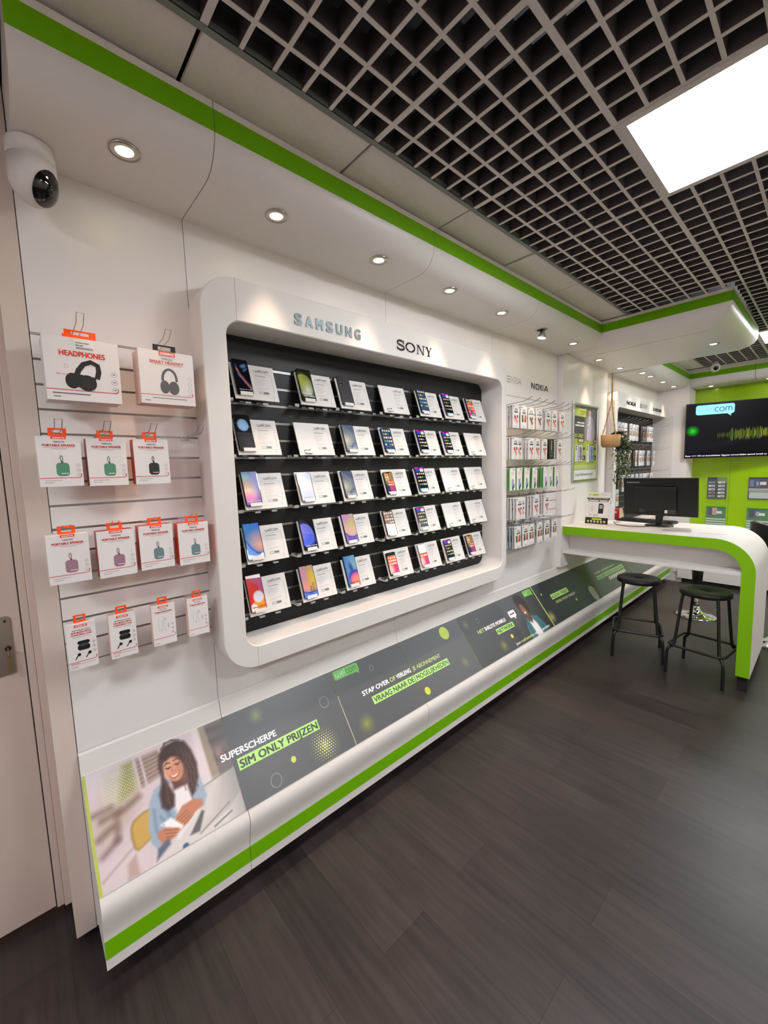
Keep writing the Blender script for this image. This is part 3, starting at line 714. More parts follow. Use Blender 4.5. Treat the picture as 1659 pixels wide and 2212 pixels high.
# --- poster 1: woman with phone, then SUPERSCHERPE SIM ONLY PRIJZEN
t1, A = poster('advertising_poster', 0.0845, 1.126, 'long grey poster with a smiling woman photo and green sim-only headline', (178, 190, 84))
A.rect(0.486, 0, A.W, A.H, GREY, 1)
def woman(X, Y):
    x = X*0.482+0.0935; y = Y*0.366       # wall coordinates of the photograph print
    p = Paint(x, y, (206, 190, 196))
    p.poly([(0.09, 0.29), (0.16, 0.31), (0.2, 0.37), (0.09, 0.37)], (214, 200, 206), 0.03)
    p.poly([(0.12, 0.20), (0.215, 0.235), (0.225, 0.345), (0.15, 0.33)], (190, 184, 168), 0.03)
    p.poly([(0.17, 0.22), (0.235, 0.24), (0.24, 0.35), (0.205, 0.345)], (150, 146, 96), 0.012)
    gx = (np.sin(x*620)*np.sin(y*560) > 0.25) & (x > 0.13) & (x < 0.235) & (y > 0.19) & (y < 0.335)
    p.mix(gx*0.55, (228, 224, 200))
    p.poly([(0.242, 0.245), (0.325, 0.262), (0.328, 0.348), (0.246, 0.348)], (138, 118, 110), 0.008)
    for i in range(7): p.line(0.245, 0.255+i*0.0145, 0.326, 0.266+i*0.0132, 0.005, (176, 152, 142), 0.003)
    for q in (0.24, 0.262, 0.326): p.line(q+0.006, 0.22, q, 0.36, 0.007, (206, 192, 196), 0.004)
    p.poly([(0.10, 0.12), (0.19, 0.165), (0.235, 0.20), (0.235, 0.245), (0.17, 0.225), (0.10, 0.20)], (190, 170, 164), 0.02)
    for a, b, c_, d_ in ((0.105, 0.155, 0.16, 0.178), (0.12, 0.205, 0.17, 0.21), (0.165, 0.20, 0.235, 0.225), (0.10, 0.23, 0.15, 0.232), (0.11, 0.10, 0.155, 0.128), (0.155, 0.128, 0.16, 0.16)):
        p.line(a, b, c_, d_, 0.012, (106, 78, 70), 0.014, 0.8)
    p.poly([(0.235, 0.0), (0.62, 0.0), (0.62, 0.11), (0.42, 0.10), (0.30, 0.03)], (212, 204, 202), 0.01)
    p.poly([(0.09, 0.0), (0.25, 0.0), (0.245, 0.06), (0.19, 0.10), (0.09, 0.08)], (212, 196, 200), 0.02)
    p.line(0.10, 0.035, 0.205, 0.09, 0.004, (176, 150, 146), 0.006); p.poly([(0.165, 0.0), (0.2, 0.0), (0.198, 0.062), (0.17, 0.045)], (186, 158, 154), 0.006)
    # window posts and dark interior right
    p.poly([(0.505, 0.155), (0.60, 0.155), (0.60, 0.37), (0.49, 0.37)], (118, 106, 104), 0.012)
    for a, b, c_, d_ in ((0.50, 0.34, 0.59, 0.335), (0.51, 0.295, 0.59, 0.30), (0.52, 0.23, 0.59, 0.225)): p.line(a, b, c_, d_, 0.016, (84, 72, 70), 0.02)
    p.ell(0.53, 0.245, 0.012, 0.02, (150, 120, 112), 0.6)
    p.poly([(0.478, 0.14), (0.512, 0.15), (0.497, 0.37), (0.47, 0.37)], (150, 136, 118), 0.006)
    p.poly([(0.445, 0.13), (0.482, 0.14), (0.474, 0.37), (0.448, 0.37)], (214, 202, 206), 0.006)
    # chair
    p.poly([(0.207, 0.066), (0.252, 0.082), (0.262, 0.172), (0.24, 0.172), (0.205, 0.16), (0.194, 0.14), (0.192, 0.11), (0.197, 0.075)], (150, 124, 78), 0.004)
    p.poly([(0.211, 0.07), (0.254, 0.085), (0.264, 0.168), (0.241, 0.168), (0.209, 0.156), (0.199, 0.138), (0.197, 0.11), (0.201, 0.078)], (196, 158, 84), 0.006)
    # jacket body + shoulders
    D = (152, 170, 188); D2 = (116, 138, 162)
    p.poly([(0.246, 0.115), (0.262, 0.185), (0.285, 0.222), (0.32, 0.236), (0.41, 0.236), (0.44, 0.205), (0.447, 0.12), (0.43, 0.10), (0.30, 0.09), (0.262, 0.055), (0.25, 0.06)], D, 0.005)
    p.poly([(0.318, 0.215), (0.345, 0.10), (0.405, 0.10), (0.405, 0.20), (0.36, 0.215)], (230, 222, 226), 0.006)
    p.line(0.30, 0.20, 0.318, 0.11, 0.012, D2, 0.008); p.line(0.412, 0.20, 0.41, 0.13, 0.012, D2, 0.008); p.line(0.272, 0.16, 0.268, 0.09, 0.006, D2, 0.008); p.line(0.288, 0.13, 0.31, 0.085, 0.006, D2, 0.006)
    # neck and hair
    p.poly([(0.345, 0.19), (0.40, 0.19), (0.40, 0.26), (0.345, 0.26)], (96, 60, 52), 0.006)
    HR = (66, 46, 44); HR2 = (104, 72, 62)
    p.poly([(0.312, 0.285), (0.322, 0.33), (0.345, 0.352), (0.385, 0.356), (0.418, 0.34), (0.434, 0.30), (0.443, 0.245), (0.436, 0.195), (0.412, 0.15), (0.40, 0.135), (0.395, 0.17), (0.398, 0.22), (0.385, 0.26), (0.36, 0.30), (0.33, 0.30), (0.325, 0.25), (0.338, 0.205), (0.346, 0.175), (0.338, 0.14), (0.315, 0.135), (0.298, 0.155), (0.30, 0.20), (0.312, 0.23), (0.316, 0.26)], HR, 0.006)
    for i in range(9):
        a = i/8; q = [(0.325+0.1*a+0.004*math.sin(j*1.9+i), 0.335-0.035*abs(a-0.5)*2-j*0.022) for j in range(8)]
        if a < 0.12 or a > 0.62: p.curve(q, 0.0035, HR2, 0.004, 0.7)
    p.curve([(0.335, 0.345), (0.35, 0.36), (0.375, 0.362), (0.40, 0.352)], 0.004, HR, 0.004)
    # face
    F = (204, 142, 112)
    p.ell(0.362, 0.262, 0.031, 0.047, F, 0.10, 8); p.ell(0.352, 0.285, 0.02, 0.02, (224, 168, 140), 0.8, 0, 0.6); p.ell(0.382, 0.25, 0.012, 0.03, (186, 122, 98), 0.9, 8, 0.6)
    p.ell(0.34, 0.256, 0.009, 0.011, (226, 150, 124), 0.9, 0, 0.7)
    p.poly([(0.325, 0.29), (0.335, 0.325), (0.37, 0.33), (0.40, 0.30), (0.396, 0.27), (0.385, 0.295), (0.36, 0.305), (0.338, 0.298)], HR, 0.006)
    p.curve([(0.334, 0.284), (0.342, 0.289), (0.352, 0.286)], 0.003, (70, 44, 38), 0.003); p.curve([(0.366, 0.288), (0.378, 0.291), (0.388, 0.283)], 0.003, (70, 44, 38), 0.003)
    p.curve([(0.337, 0.272), (0.344, 0.269), (0.351, 0.271)], 0.0035, (52, 32, 30), 0.003); p.curve([(0.369, 0.273), (0.377, 0.270), (0.385, 0.273)], 0.0035, (52, 32, 30), 0.003)
    p.curve([(0.359, 0.275), (0.354, 0.256), (0.361, 0.254)], 0.002, (176, 112, 90), 0.004)
    p.poly([(0.344, 0.243), (0.354, 0.237), (0.366, 0.238), (0.378, 0.247), (0.372, 0.232), (0.36, 0.227), (0.349, 0.231)], (170, 70, 66), 0.003)
    p.poly([(0.347, 0.2415), (0.356, 0.2375), (0.367, 0.239), (0.375, 0.244), (0.369, 0.235), (0.36, 0.232), (0.351, 0.235)], (246, 240, 238), 0.002)
    # laptop
    p.poly([(0.436, 0.152), (0.585, 0.172), (0.585, 0.09), (0.515, 0.04), (0.397, 0.014)], (186, 180, 176), 0.005)
    p.poly([(0.44, 0.15), (0.50, 0.158), (0.46, 0.05), (0.40, 0.018)], (208, 200, 196), 0.02)
    p.line(0.436, 0.153, 0.585, 0.173, 0.003, (120, 124, 104), 0.003)
    p.poly([(0.365, 0.026), (0.398, 0.022), (0.428, 0.075), (0.42, 0.082)], (96, 90, 94), 0.004); p.line(0.33, 0.04, 0.42, 0.10, 0.012, (226, 220, 220), 0.004)
    p.line(0.40, 0.014, 0.52, 0.06, 0.002, (110, 100, 96), 0.003); p.line(0.45, 0.01, 0.52, 0.028, 0.003, (80, 76, 80), 0.004)
    # arms: right sleeve cuff, hands, phone
    p.poly([(0.40, 0.14), (0.445, 0.165), (0.45, 0.12), (0.432, 0.095), (0.405, 0.11)], D, 0.005)
    K = (190, 124, 94); K2 = (136, 82, 62)
    p.poly([(0.322, 0.075), (0.335, 0.105), (0.36, 0.128), (0.40, 0.132), (0.43, 0.118), (0.43, 0.095), (0.40, 0.088), (0.37, 0.068), (0.335, 0.058)], K, 0.004)
    for i in range(4): p.line(0.328+0.004*i, 0.092-0.009*i, 0.372+0.005*i, 0.108-0.009*i, 0.0016, K2, 0.002)
    p.poly([(0.282, 0.105), (0.318, 0.112), (0.352, 0.068), (0.345, 0.06), (0.30, 0.088)], (240, 234, 234), 0.004); p.ell(0.292, 0.10, 0.004, 0.004, (190, 190, 190), 0.3)
    p.poly([(0.262, 0.075), (0.275, 0.09), (0.295, 0.09), (0.335, 0.068), (0.332, 0.056), (0.30, 0.042), (0.275, 0.045)], K, 0.004)
    for i in range(3): p.line(0.292, 0.083-0.011*i, 0.332-0.004*i, 0.066-0.009*i, 0.0016, K2, 0.002)
    p.poly([(0.245, 0.075), (0.262, 0.088), (0.276, 0.05), (0.262, 0.035)], D, 0.004)
    p.poly([(0.262, 0.04), (0.298, 0.055), (0.302, 0.035), (0.252, 0.008)], (92, 100, 122), 0.005)
    p.ell(0.345, 0.004, 0.01, 0.008, (70, 90, 130), 0.3)
    # fade into the grey right part
    p.mix(np.clip((x-0.50)/0.085, 0, 1)*0.45, GREY)
    return p.C
A.image(0.009, 0, 0.491, 0.366, 290, 220, woman, 1)
A.text('SUPERSCHERPE', 0.446, 0.202, 0.027, (255, 255, 255), 3, 0.022, 0.245)
A.rect(0.504, 0.142, 0.896, 0.188, LIME, 2); A.text('SIM ONLY PRIJZEN', 0.512, 0.149, 0.032, (52, 66, 50), 3, 0.028, 0.376)
halo(A, 0.632, 0.317, 0.045, (170, 186, 96)); A.ring(0.965, 0.243, 0.024, 0.026, 0.0012, (190, 192, 190)); A.ring(0.632, 0.042, 0.024, 0.026, 0.0012, (190, 192, 190))
A.disc(0.730, 0.081, 0.012, 0.013, (206, 210, 96), 2); dots(A, 0.893, 0.07, 0.085, 0.0125)
A.build('print', t1)
# --- poster 2: STAP OVER OF VERLENG
t2, A = poster('advertising_poster', 1.130, 1.638, 'grey poster left half with small shop logo bubble and switch-subscription headline start')
A.rect(0, 0, A.W, A.H, GREY, 1); A.rect(0.0, 0, 0.002, 0.24, (225, 225, 225), 2)
speech_logo(A, 0.020, 0.312, 0.182, 0.358, (108, 180, 92), (190, 225, 185), (40, 60, 40))
A.ring(0.26, 0.298, 0.013, 0.014, 0.001, (190, 192, 190)); halo(A, 0.10, 0.06, 0.06, (190, 200, 50)); 
A.text('STAP OVER', 0.142, 0.185, 0.024, (255, 255, 255), 3, 0.024, 0.188); A.text('OF', 0.34, 0.185, 0.024, (200, 224, 140), 3, 0.008, 0.042); A.text('VERLENG', 0.392, 0.185, 0.024, (255, 255, 255), 3, 0.024, 0.114)
A.rect(0.186, 0.122, A.W, 0.163, LIME, 2); A.text('VRAAG NAAR DE', 0.195, 0.129, 0.028, (56, 70, 52), 3, 0.015, 0.305)
A.build('print', t2)
t3, A = poster('advertising_poster', 1.642, 2.196, 'grey poster right half with big yellow dot and end of subscription headline')
A.rect(0, 0, A.W, A.H, GREY, 1)
A.text('JE ABONNEMENT', 0.012, 0.185, 0.024, (200, 224, 140), 3, 0.004, 0.25)
A.rect(0, 0.122, 0.306, 0.163, LIME, 2); A.text('MOGELIJKHEDEN', 0.012, 0.129, 0.028, (56, 70, 52), 3, 0.015, 0.286)
A.disc(0.045, 0.052, 0.021, 0.022, (200, 206, 70), 2); A.disc(0.388, 0.308, 0.042, 0.043, (176, 196, 78), 2); halo(A, 0.44, 0.09, 0.045, (190, 190, 90), op=0.5)
A.build('print', t3)
# --- poster 4: HET SNELSTE MOBIELE NETWERK + portrait
t4, A = poster('advertising_poster', 2.200, 3.236, 'dark grey poster with a laughing man in a teal jacket and network headline', (150, 200, 90))
DG = (70, 72, 76); A.rect(0, 0, A.W, A.H, DG, 1)
def man(X, Y):
    x = X*0.55; y = Y*0.366
    p = Paint(x, y, (58, 58, 64))
    gx = (np.abs(np.sin((x+y*0.4)*170)) > 0.75) | (np.abs(np.sin((y-x*0.3)*170)) > 0.75)
    p.mix(gx*np.clip((0.30-np.abs(x-0.12))/0.2, 0, 1)*np.clip((y-0.12)/0.1, 0, 1)*0.35, (150, 150, 160))
    p.poly([(0.10, 0.0), (0.10, 0.36), (0.19, 0.366), (0.17, 0.0)], (84, 88, 92), 0.04, 0.5)
    p.poly([(0.20, -0.01), (0.215, 0.09), (0.265, 0.155), (0.33, 0.165), (0.42, 0.135), (0.46, 0.06), (0.47, -0.01)], (66, 112, 124), 0.006)
    p.poly([(0.29, -0.01), (0.285, 0.12), (0.33, 0.15), (0.365, 0.09), (0.375, -0.01)], (226, 224, 228), 0.006)
    p.poly([(0.288, 0.13), (0.29, 0.19), (0.335, 0.19), (0.34, 0.13), (0.315, 0.10)], (96, 60, 48), 0.006)
    p.ell(0.305, 0.275, 0.055, 0.075, (34, 24, 24), 0.25); p.ell(0.335, 0.25, 0.04, 0.06, (40, 28, 26), 0.3); p.ell(0.275, 0.30, 0.035, 0.045, (38, 28, 28), 0.4)
    p.ell(0.297, 0.222, 0.03, 0.052, (138, 88, 66), 0.12, 12); p.ell(0.288, 0.235, 0.014, 0.03, (178, 120, 92), 0.9, 12, 0.6)
    p.curve([(0.278, 0.245), (0.288, 0.248)], 0.003, (30, 20, 20), 0.003); p.curve([(0.303, 0.247), (0.315, 0.244)], 0.003, (30, 20, 20), 0.003)
    p.curve([(0.28, 0.236), (0.288, 0.234)], 0.004, (34, 20, 20), 0.003); p.curve([(0.304, 0.235), (0.313, 0.233)], 0.004, (34, 20, 20), 0.003)
    p.poly([(0.281, 0.207), (0.295, 0.199), (0.312, 0.205), (0.306, 0.192), (0.295, 0.188), (0.286, 0.193)], (250, 246, 244), 0.003)
    p.line(0.262, 0.14, 0.24, 0.02, 0.008, (46, 84, 96), 0.006); p.line(0.40, 0.12, 0.42, 0.01, 0.01, (46, 84, 96), 0.008)
    p.mix(np.clip((0.07-x)/0.07, 0, 1), DG)
    return p.C
A.image(0.47, 0, 1.02, 0.366, 150, 100, man, 1.3)
A.text('HET', 0.133, 0.205, 0.026, (200, 224, 120), 3, 0.01, 0.075); A.text('SNELSTE MOBIELE', 0.218, 0.205, 0.026, (255, 255, 255), 3, 0.024, 0.27)
A.rect(0.322, 0.142, 0.55, 0.182, LIME, 3); A.text('NETWERK', 0.332, 0.148, 0.028, (40, 52, 40), 4, 0.02, 0.208)
A.rrect(0.555, 0.205, 0.645, 0.258, 0.012, (235, 235, 238), 3); A.poly([(0.60, 0.206), (0.62, 0.185), (0.628, 0.206)], (235, 235, 238), 3)
A.rect(0.572, 0.226, 0.594, 0.236, (60, 60, 66), 4); A.rect(0.596, 0.226, 0.61, 0.236, (190, 50, 40), 4); A.rect(0.612, 0.226, 0.63, 0.236, (60, 60, 66), 4)
speech_logo(A, 0.872, 0.305, 1.005, 0.355, (120, 196, 78), (205, 235, 190), (40, 66, 36), 3)
A.text('Jouw', 0.45, 0.018, 0.02, (235, 235, 235), 3, 0.012, 0.06); A.text('onafhankelijke', 0.52, 0.018, 0.02, (196, 220, 110), 3, 0.012, 0.20); A.text('telecomspecialist', 0.73, 0.018, 0.02, (235, 235, 235), 3, 0.012, 0.235)
A.ring(0.192, 0.29, 0.017, 0.018, 0.001, (190, 192, 190)); A.disc(0.457, 0.09, 0.015, 0.015, (206, 214, 90), 2); halo(A, 0.32, 0.06, 0.06, (190, 196, 60), DG); halo(A, 0.06, 0.30, 0.05, (150, 170, 90), DG, op=0.6)
A.rect(1.026, 0, A.W, A.H, (196, 220, 110), 3)
A.build('print', t4)
# --- posters 5 and 6 under the counter
t5, A = poster('advertising_poster', 3.240, 4.252, 'dark blue poster with all-in-one package headline, partly under the counter')
NB = (50, 54, 66); A.rect(0, 0, A.W, A.H, NB, 1)
A.rect(0.195, 0.19, 0.52, 0.235, LIME, 2); A.text('ALLES IN 1 PAKKET', 0.205, 0.197, 0.03, (44, 54, 44), 3, 0.016, 0.305)
A.text('TELEVISIE, INTERNET', 0.215, 0.148, 0.022, (200, 222, 130), 3, 0.006, 0.24); A.text('EN BELLEN', 0.47, 0.148, 0.022, (230, 232, 232), 3, 0.006, 0.13)
dots(A, 0.03, 0.07, 0.07, 0.0115); A.ring(0.43, 0.326, 0.018, 0.02, 0.0011, (150, 156, 165)); A.ring(0.72, 0.25, 0.018, 0.02, 0.0011, (150, 156, 165)); A.disc(0.08, 0.269, 0.009, 0.01, (214, 222, 160), 2); A.disc(0.56, 0.10, 0.012, 0.013, (200, 210, 120), 2)
A.rrect(0.87, 0.0, 0.985, 0.15, 0.05, (176, 172, 170), 2); 
for k in range(5): A.rect(0.90, 0.05+k*0.016, 0.96, 0.054+k*0.016, (120, 118, 118), 3)
A.build('print', t5)
t6, A = poster('advertising_poster', 4.256, 5.30, 'grey green poster beneath the counter shelf with a row of small round coins')
GB = (78, 84, 80); A.rect(0, 0, A.W, A.H, GB, 1)
A.text('MOBIEL, INTERNET EN TV', 0.18, 0.222, 0.02, (190, 204, 170), 3, 0.004, 0.55)
A.rect(0.16, 0.158, 0.92, 0.202, (132, 172, 112), 2); A.text('ALLE GROTE MERKEN EN PROVIDERS', 0.17, 0.166, 0.026, (50, 62, 46), 3, 0.012, 0.73)
for k in range(9): A.disc(0.43+k*0.056, 0.126, 0.02, 0.02, (212, 212, 206), 2, 12); A.disc(0.43+k*0.056, 0.126, 0.01, 0.01, (150, 150, 146), 3, 10)
A.ring(0.1, 0.30, 0.015, 0.02, 0.001, (170, 176, 170))
A.build('print', t6)
t7, A = poster('advertising_poster', 5.304, 6.35, 'plain grey end poster on the angled base near the end wall')
A.rect(0, 0, A.W, A.H, (88, 92, 94), 1); halo(A, 0.2, 0.2, 0.06, (130, 140, 110), (88, 92, 94), op=0.4); A.build('print', t7)

# ================================================================== PHONE STANDS AND PHONES
Z0 = [2.021, 1.781, 1.539, 1.297, 1.056]
YC = [[0.735, 1.054, 1.291, 1.592, 1.892, 2.130, 2.388], [0.733, 1.034, 1.309, 1.583, 1.880, 2.123, 2.388], [0.748, 1.024, 1.286, 1.591, 1.862, 2.123, 2.390],
      [0.741, 1.025, 1.280, 1.580, 1.861, 2.135, 2.396], [0.738, 1.011, 1.282, 1.595, 1.869, 2.122, 2.374]]
SV = Vector((-0.055, 0, 0.16)).normalized(); SN = Vector((0, 1, 0)).cross(SV); SH = 0.169; SW = 0.204
def card_print(parent, empty, brand='Samsung Galaxy'):
    A = Art(SN*0.0062, (0, 1, 0), SV); c = (52, 52, 54)
    A.logo(0.110, 0.137, 0.0102, c, c, 1, 0.20)
    A.rect(0.096, 0.1285, 0.184, 0.1292, c, 1); A.stroke(arc(0.184, 0.1245, 0.0044, 0.0044, 90, 0, 4), 0.0007, c, 1); A.rect(0.188, 0.038, 0.1887, 0.1245, c, 1)
    A.text(brand, 0.108, 0.1165, 0.0042, (60, 60, 62), 1, 0.02, 0.052)
    for k in range(6): A.rect(0.104, 0.104-k*0.0068, 0.104+[0.045, 0.05, 0.034, 0.048, 0.04, 0.03][k], 0.1048-k*0.0068, (140, 140, 146), 1)
    for k in range(3): A.rect(0.106, 0.0595-k*0.0042, 0.106+[0.06, 0.055, 0.03][k], 0.0602-k*0.0042, (150, 150, 154), 1)
    A.rect(0.112, 0.030, 0.160, 0.0425, (150, 150, 148), 1); A.rect(0.114, 0.0315, 0.134, 0.041, (205, 205, 200), 1.5); A.rect(0.137, 0.0335, 0.157, 0.039, (104, 104, 104), 2)
    A.rect(0.1785, 0.010, 0.1795, 0.026, (70, 70, 72), 1)
    if empty:
        A.disc(0.042, 0.085, 0.0014, 0.0014, (30, 30, 30), 1, 8); A.rect(0.028, 0.024, 0.062, 0.027, (40, 40, 40), 1); A.rect(0.026, 0.012, 0.029, 0.026, (40, 40, 40), 1); A.rect(0.055, 0.0265, 0.064, 0.030, (20, 20, 20), 1)
    return A.build('printed_text', parent)
def make_stand(empty, brand):
    t = thing('phone_stand', 'x', 'phone stand', group='white card phone stands on the black slat panel')
    P = lambda a, b, n: Vector((0, 1, 0))*a+SV*b+SN*n
    mb = MB(); a = [P(0, 0, 0), P(SW, 0, 0), P(SW, SH, 0), P(0, SH, 0)]; b = [P(0, 0, 0.006), P(SW, 0, 0.006), P(SW, SH, 0.006), P(0, SH, 0.006)]
    mb.faces(a+b, [(3, 2, 1, 0), (4, 5, 6, 7), (0, 1, 5, 4), (1, 2, 6, 5), (2, 3, 7, 6), (3, 0, 4, 7)], WCARD)
    mb.build('card_board', t); card_print(t, empty, brand)
    lip = MB()
    def slab(u0, u1, v0, v1, n0, n1):
        q = [P(u, v, n) for n in (n0, n1) for v in (v0, v1) for u in (u0, u1)]
        lip.faces(q, [(0, 2, 3, 1), (4, 5, 7, 6), (0, 1, 5, 4), (1, 3, 7, 5), (3, 2, 6, 7), (2, 0, 4, 6)], WCARD)
    slab(0.02, 0.076, 0.012, 0.0145, 0.006, 0.0175); slab(0.02, 0.076, 0.012, 0.028, 0.0175, 0.0195)
    if not empty: lip.build('ledge', t)
    else:
        lip = MB(); slab(0.03, 0.07, 0.010, 0.0125, 0.006, 0.013); slab(0.03, 0.07, 0.0065, 0.0125, 0.013, 0.0145); lip.build('ledge', t)
    for u in (-0.03, 0.045, 0.125):
        bk = MB(); bk.box((-0.066, u, -0.010), (-0.004, u+0.022, -0.008), GREYB)
        bk.box((-0.006, u, -0.010), (-0.004, u+0.022, 0.004), GREYB) if u < 0 else bk.box((-0.004, u, -0.016), (-0.002, u+0.026, -0.008), GREYB)
        bk.box((-0.0665, u, -0.010), (-0.0645, u+0.022, 0.004), GREYB)
        bk.build('bracket', t)
    return t
def icons(A, w_, h, cols, l=2, y0=0.16, y1=0.9, nr=6, s=0.15):
    rnd = random.Random(3)
    for j in range(nr):
        for i in range(4):
            cx = w_*(0.16+0.227*i); cy = h*(y1-(y1-y0)*j/(nr-1)) if nr > 1 else h*y1; r = w_*s/2
            A.rrect(cx-r, cy-r, cx+r, cy+r, r*0.4, rnd.choice(cols), l)
def wall_fn(kind):
    def fn(X, Y):
        x, y = X, Y*2.1
        if kind == 'fold':
            p = Paint(x, y, (8, 10, 20))
            for i, (a, c_) in enumerate([(0, (60, 100, 170)), (0.14, (220, 110, 80)), (0.24, (240, 170, 150)), (0.36, (60, 80, 140)), (0.5, (180, 80, 70))]):
                p.curve([(0.15+a*0.3, 1.75-a*1.1), (0.28+a*0.5, 1.15-a*0.2), (0.6+a*0.4, 0.75-a*0.2), (0.98, 0.25+a*0.5)], 0.09-a*0.08, c_, 0.05, 0.85)
            p.ell(0.68, 1.72, 0.22, 0.12, (90, 130, 180), 0.4, 20); p.ell(0.75, 1.50, 0.2, 0.08, (70, 100, 150), 0.4, 35)
        elif kind == 's23u':
            p = Paint(x, y, (26, 30, 20)); p.ell(0.35, 1.05, 0.62, 0.72, (150, 156, 80), 0.06); p.ell(0.42, 0.98, 0.60, 0.68, (96, 110, 50), 0.2); p.ell(0.55, 0.72, 0.42, 0.46, (216, 222, 200), 0.9); p.ell(0.18, 1.35, 0.35, 0.3, (190, 190, 60), 1.2, 0, 0.8)
            p.mix(np.clip((0.35-y)/0.2, 0, 1), (24, 30, 20)); p.mix(np.clip((x-0.88)/0.1, 0, 1)*0.7, (20, 26, 20))
        elif kind == 'flip':
            p = Paint(x, y, (34, 33, 36)); p.poly([(0, 1.02), (1, 1.02), (1, 2.1), (0, 2.1)], (10, 10, 14), 0.02); p.ell(0.5, 1.5, 0.36, 0.36, (120, 165, 215), 0.05); p.ell(0.45, 1.56, 0.2, 0.2, (160, 195, 235), 0.9)
            p.ell(0.5, 1.5, 0.46, 0.05, (150, 190, 230), 0.5, -12, 0.6); p.line(0, 1.02, 1, 1.02, 0.02, (80, 80, 84), 0.02); p.ell(0.5, 0.6, 0.4, 0.3, (52, 50, 54), 1.0)
        elif kind == 's24':
            p = Paint(x, y, (90, 100, 125)); p.ell(0.05, 1.1, 0.72, 0.85, (120, 130, 150), 0.1); p.ell(0.1, 1.05, 0.7, 0.8, (74, 84, 112), 0.35); p.ell(0.15, 0.85, 0.55, 0.55, (205, 205, 180), 0.9, 0, 0.8); p.ell(1.0, 0.15, 0.62, 0.55, (78, 92, 130), 0.06); p.ell(1.02, 0.10, 0.55, 0.5, (130, 140, 160), 0.3)
            p.line(0, 1.9, 1, 1.3, 0.1, (150, 155, 165), 0.2, 0.4)
        elif kind == 'a54':
            p = Paint(x, y, (66, 60, 150)); p.ell(0.1, 1.05, 0.78, 0.95, (60, 50, 140), 0.05); p.ell(0.03, 1.05, 0.80, 0.9, (110, 120, 200), 0.2)
            p.ell(0.2, 0.85, 0.55, 0.35, (245, 205, 160), 0.7); p.ell(0.3, 0.45, 0.5, 0.3, (235, 130, 190), 0.8); p.ell(0.1, 1.75, 0.5, 0.3, (120, 190, 180), 0.9); p.ell(0.2, 1.35, 0.5, 0.25, (215, 170, 120), 0.9, 0, 0.8); p.ell(0.95, 1.6, 0.4, 0.6, (120, 110, 200), 0.9, 0, 0.7)
        elif kind == 'light':
            p = Paint(x, y, (206, 214, 236)); p.ell(0.5, 0.9, 0.5, 0.6, (222, 228, 244), 0.5); p.ell(0.6, 0.5, 0.5, 0.4, (196, 204, 240), 0.9); p.ell(0.3, 1.6, 0.3, 0.2, (236, 238, 248), 0.7)
            p.mix(((np.sin(x*37+y*11)*np.sin(y*41-x*17)) > 0.72)*0.6, (246, 248, 252))
        elif kind == 'a34':
            p = Paint(x, y, (40, 110, 220)); p.ell(0.1, 1.7, 0.5, 0.5, (40, 130, 200), 0.9); p.ell(0.9, 0.85, 0.5, 0.55, (245, 160, 110), 0.9); p.ell(0.7, 1.15, 0.4, 0.3, (190, 160, 190), 1.0, 0, 0.8); p.curve([(0.0, 1.1), (0.25, 0.65), (0.6, 0.35), (1, 0.28)], 0.1, (30, 60, 170), 0.05)
            p.poly([(0, 0), (0, 1.02), (0.22, 0.6), (0.55, 0.28), (1, 0.2), (1, 0)], (80, 150, 235), 0.03); p.poly([(0, 0), (0, 0.32), (0.2, 0.24), (0.5, 0.16), (0.75, 0.2), (0.85, 0.32), (1, 0.3), (1, 0)], (232, 240, 250), 0.02)
        elif kind == 's23fe':
            p = Paint(x, y, (6, 6, 12)); p.ell(0.25, 1.0, 0.62, 0.76, (120, 130, 240), 0.04); p.ell(0.22, 0.97, 0.6, 0.72, (92, 110, 225), 0.2); p.ell(0.05, 1.35, 0.4, 0.4, (150, 140, 225), 0.9, 0, 0.8); p.ell(0.6, 0.6, 0.35, 0.3, (70, 100, 220), 0.8)
            p.line(0, 1.05, 0.8, 0.9, 0.03, (60, 70, 190), 0.08, 0.5)
        elif kind == 'a25':
            p = Paint(x, y, (186, 150, 190)); p.ell(0.65, 1.35, 0.5, 0.6, (214, 200, 120), 0.9); p.ell(0.4, 0.9, 0.6, 0.4, (214, 175, 160), 0.9, 0, 0.7); p.poly([(0, 0), (0, 0.75), (0.3, 0.48), (0.7, 0.4), (1, 0.48), (1, 0)], (120, 105, 190), 0.1)
            p.curve([(0, 0.7), (0.3, 0.42), (0.7, 0.36), (1, 0.48)], 0.05, (70, 50, 130), 0.05); p.ell(0.2, 1.85, 0.4, 0.3, (205, 150, 200), 0.9)
        elif kind == 'a25b':
            p = Paint(x, y, (150, 120, 170)); p.ell(0.75, 1.3, 0.5, 0.8, (222, 190, 60), 0.7); p.ell(0.1, 1.5, 0.4, 0.6, (200, 140, 170), 0.9); p.ell(0.2, 0.7, 0.4, 0.3, (230, 150, 130), 0.9, 0, 0.8); p.poly([(0, 0), (0, 0.42), (0.4, 0.3), (1, 0.32), (1, 0)], (80, 130, 230), 0.08); p.curve([(0, 0.42), (0.4, 0.30), (1, 0.34)], 0.04, (30, 40, 120), 0.04)
        elif kind == 'a05':
            p = Paint(x, y, (70, 120, 190)); p.ell(0.8, 1.5, 0.5, 0.7, (130, 175, 190), 0.9); p.ell(0.5, 1.25, 0.12, 0.3, (50, 60, 150), 0.9, 10); p.ell(0.75, 0.55, 0.62, 0.52, (60, 70, 170), 0.1); p.ell(0.8, 0.45, 0.58, 0.45, (200, 90, 160), 0.2); p.ell(0.85, 0.32, 0.5, 0.35, (250, 140, 110), 0.5)
        elif kind == 'a14':
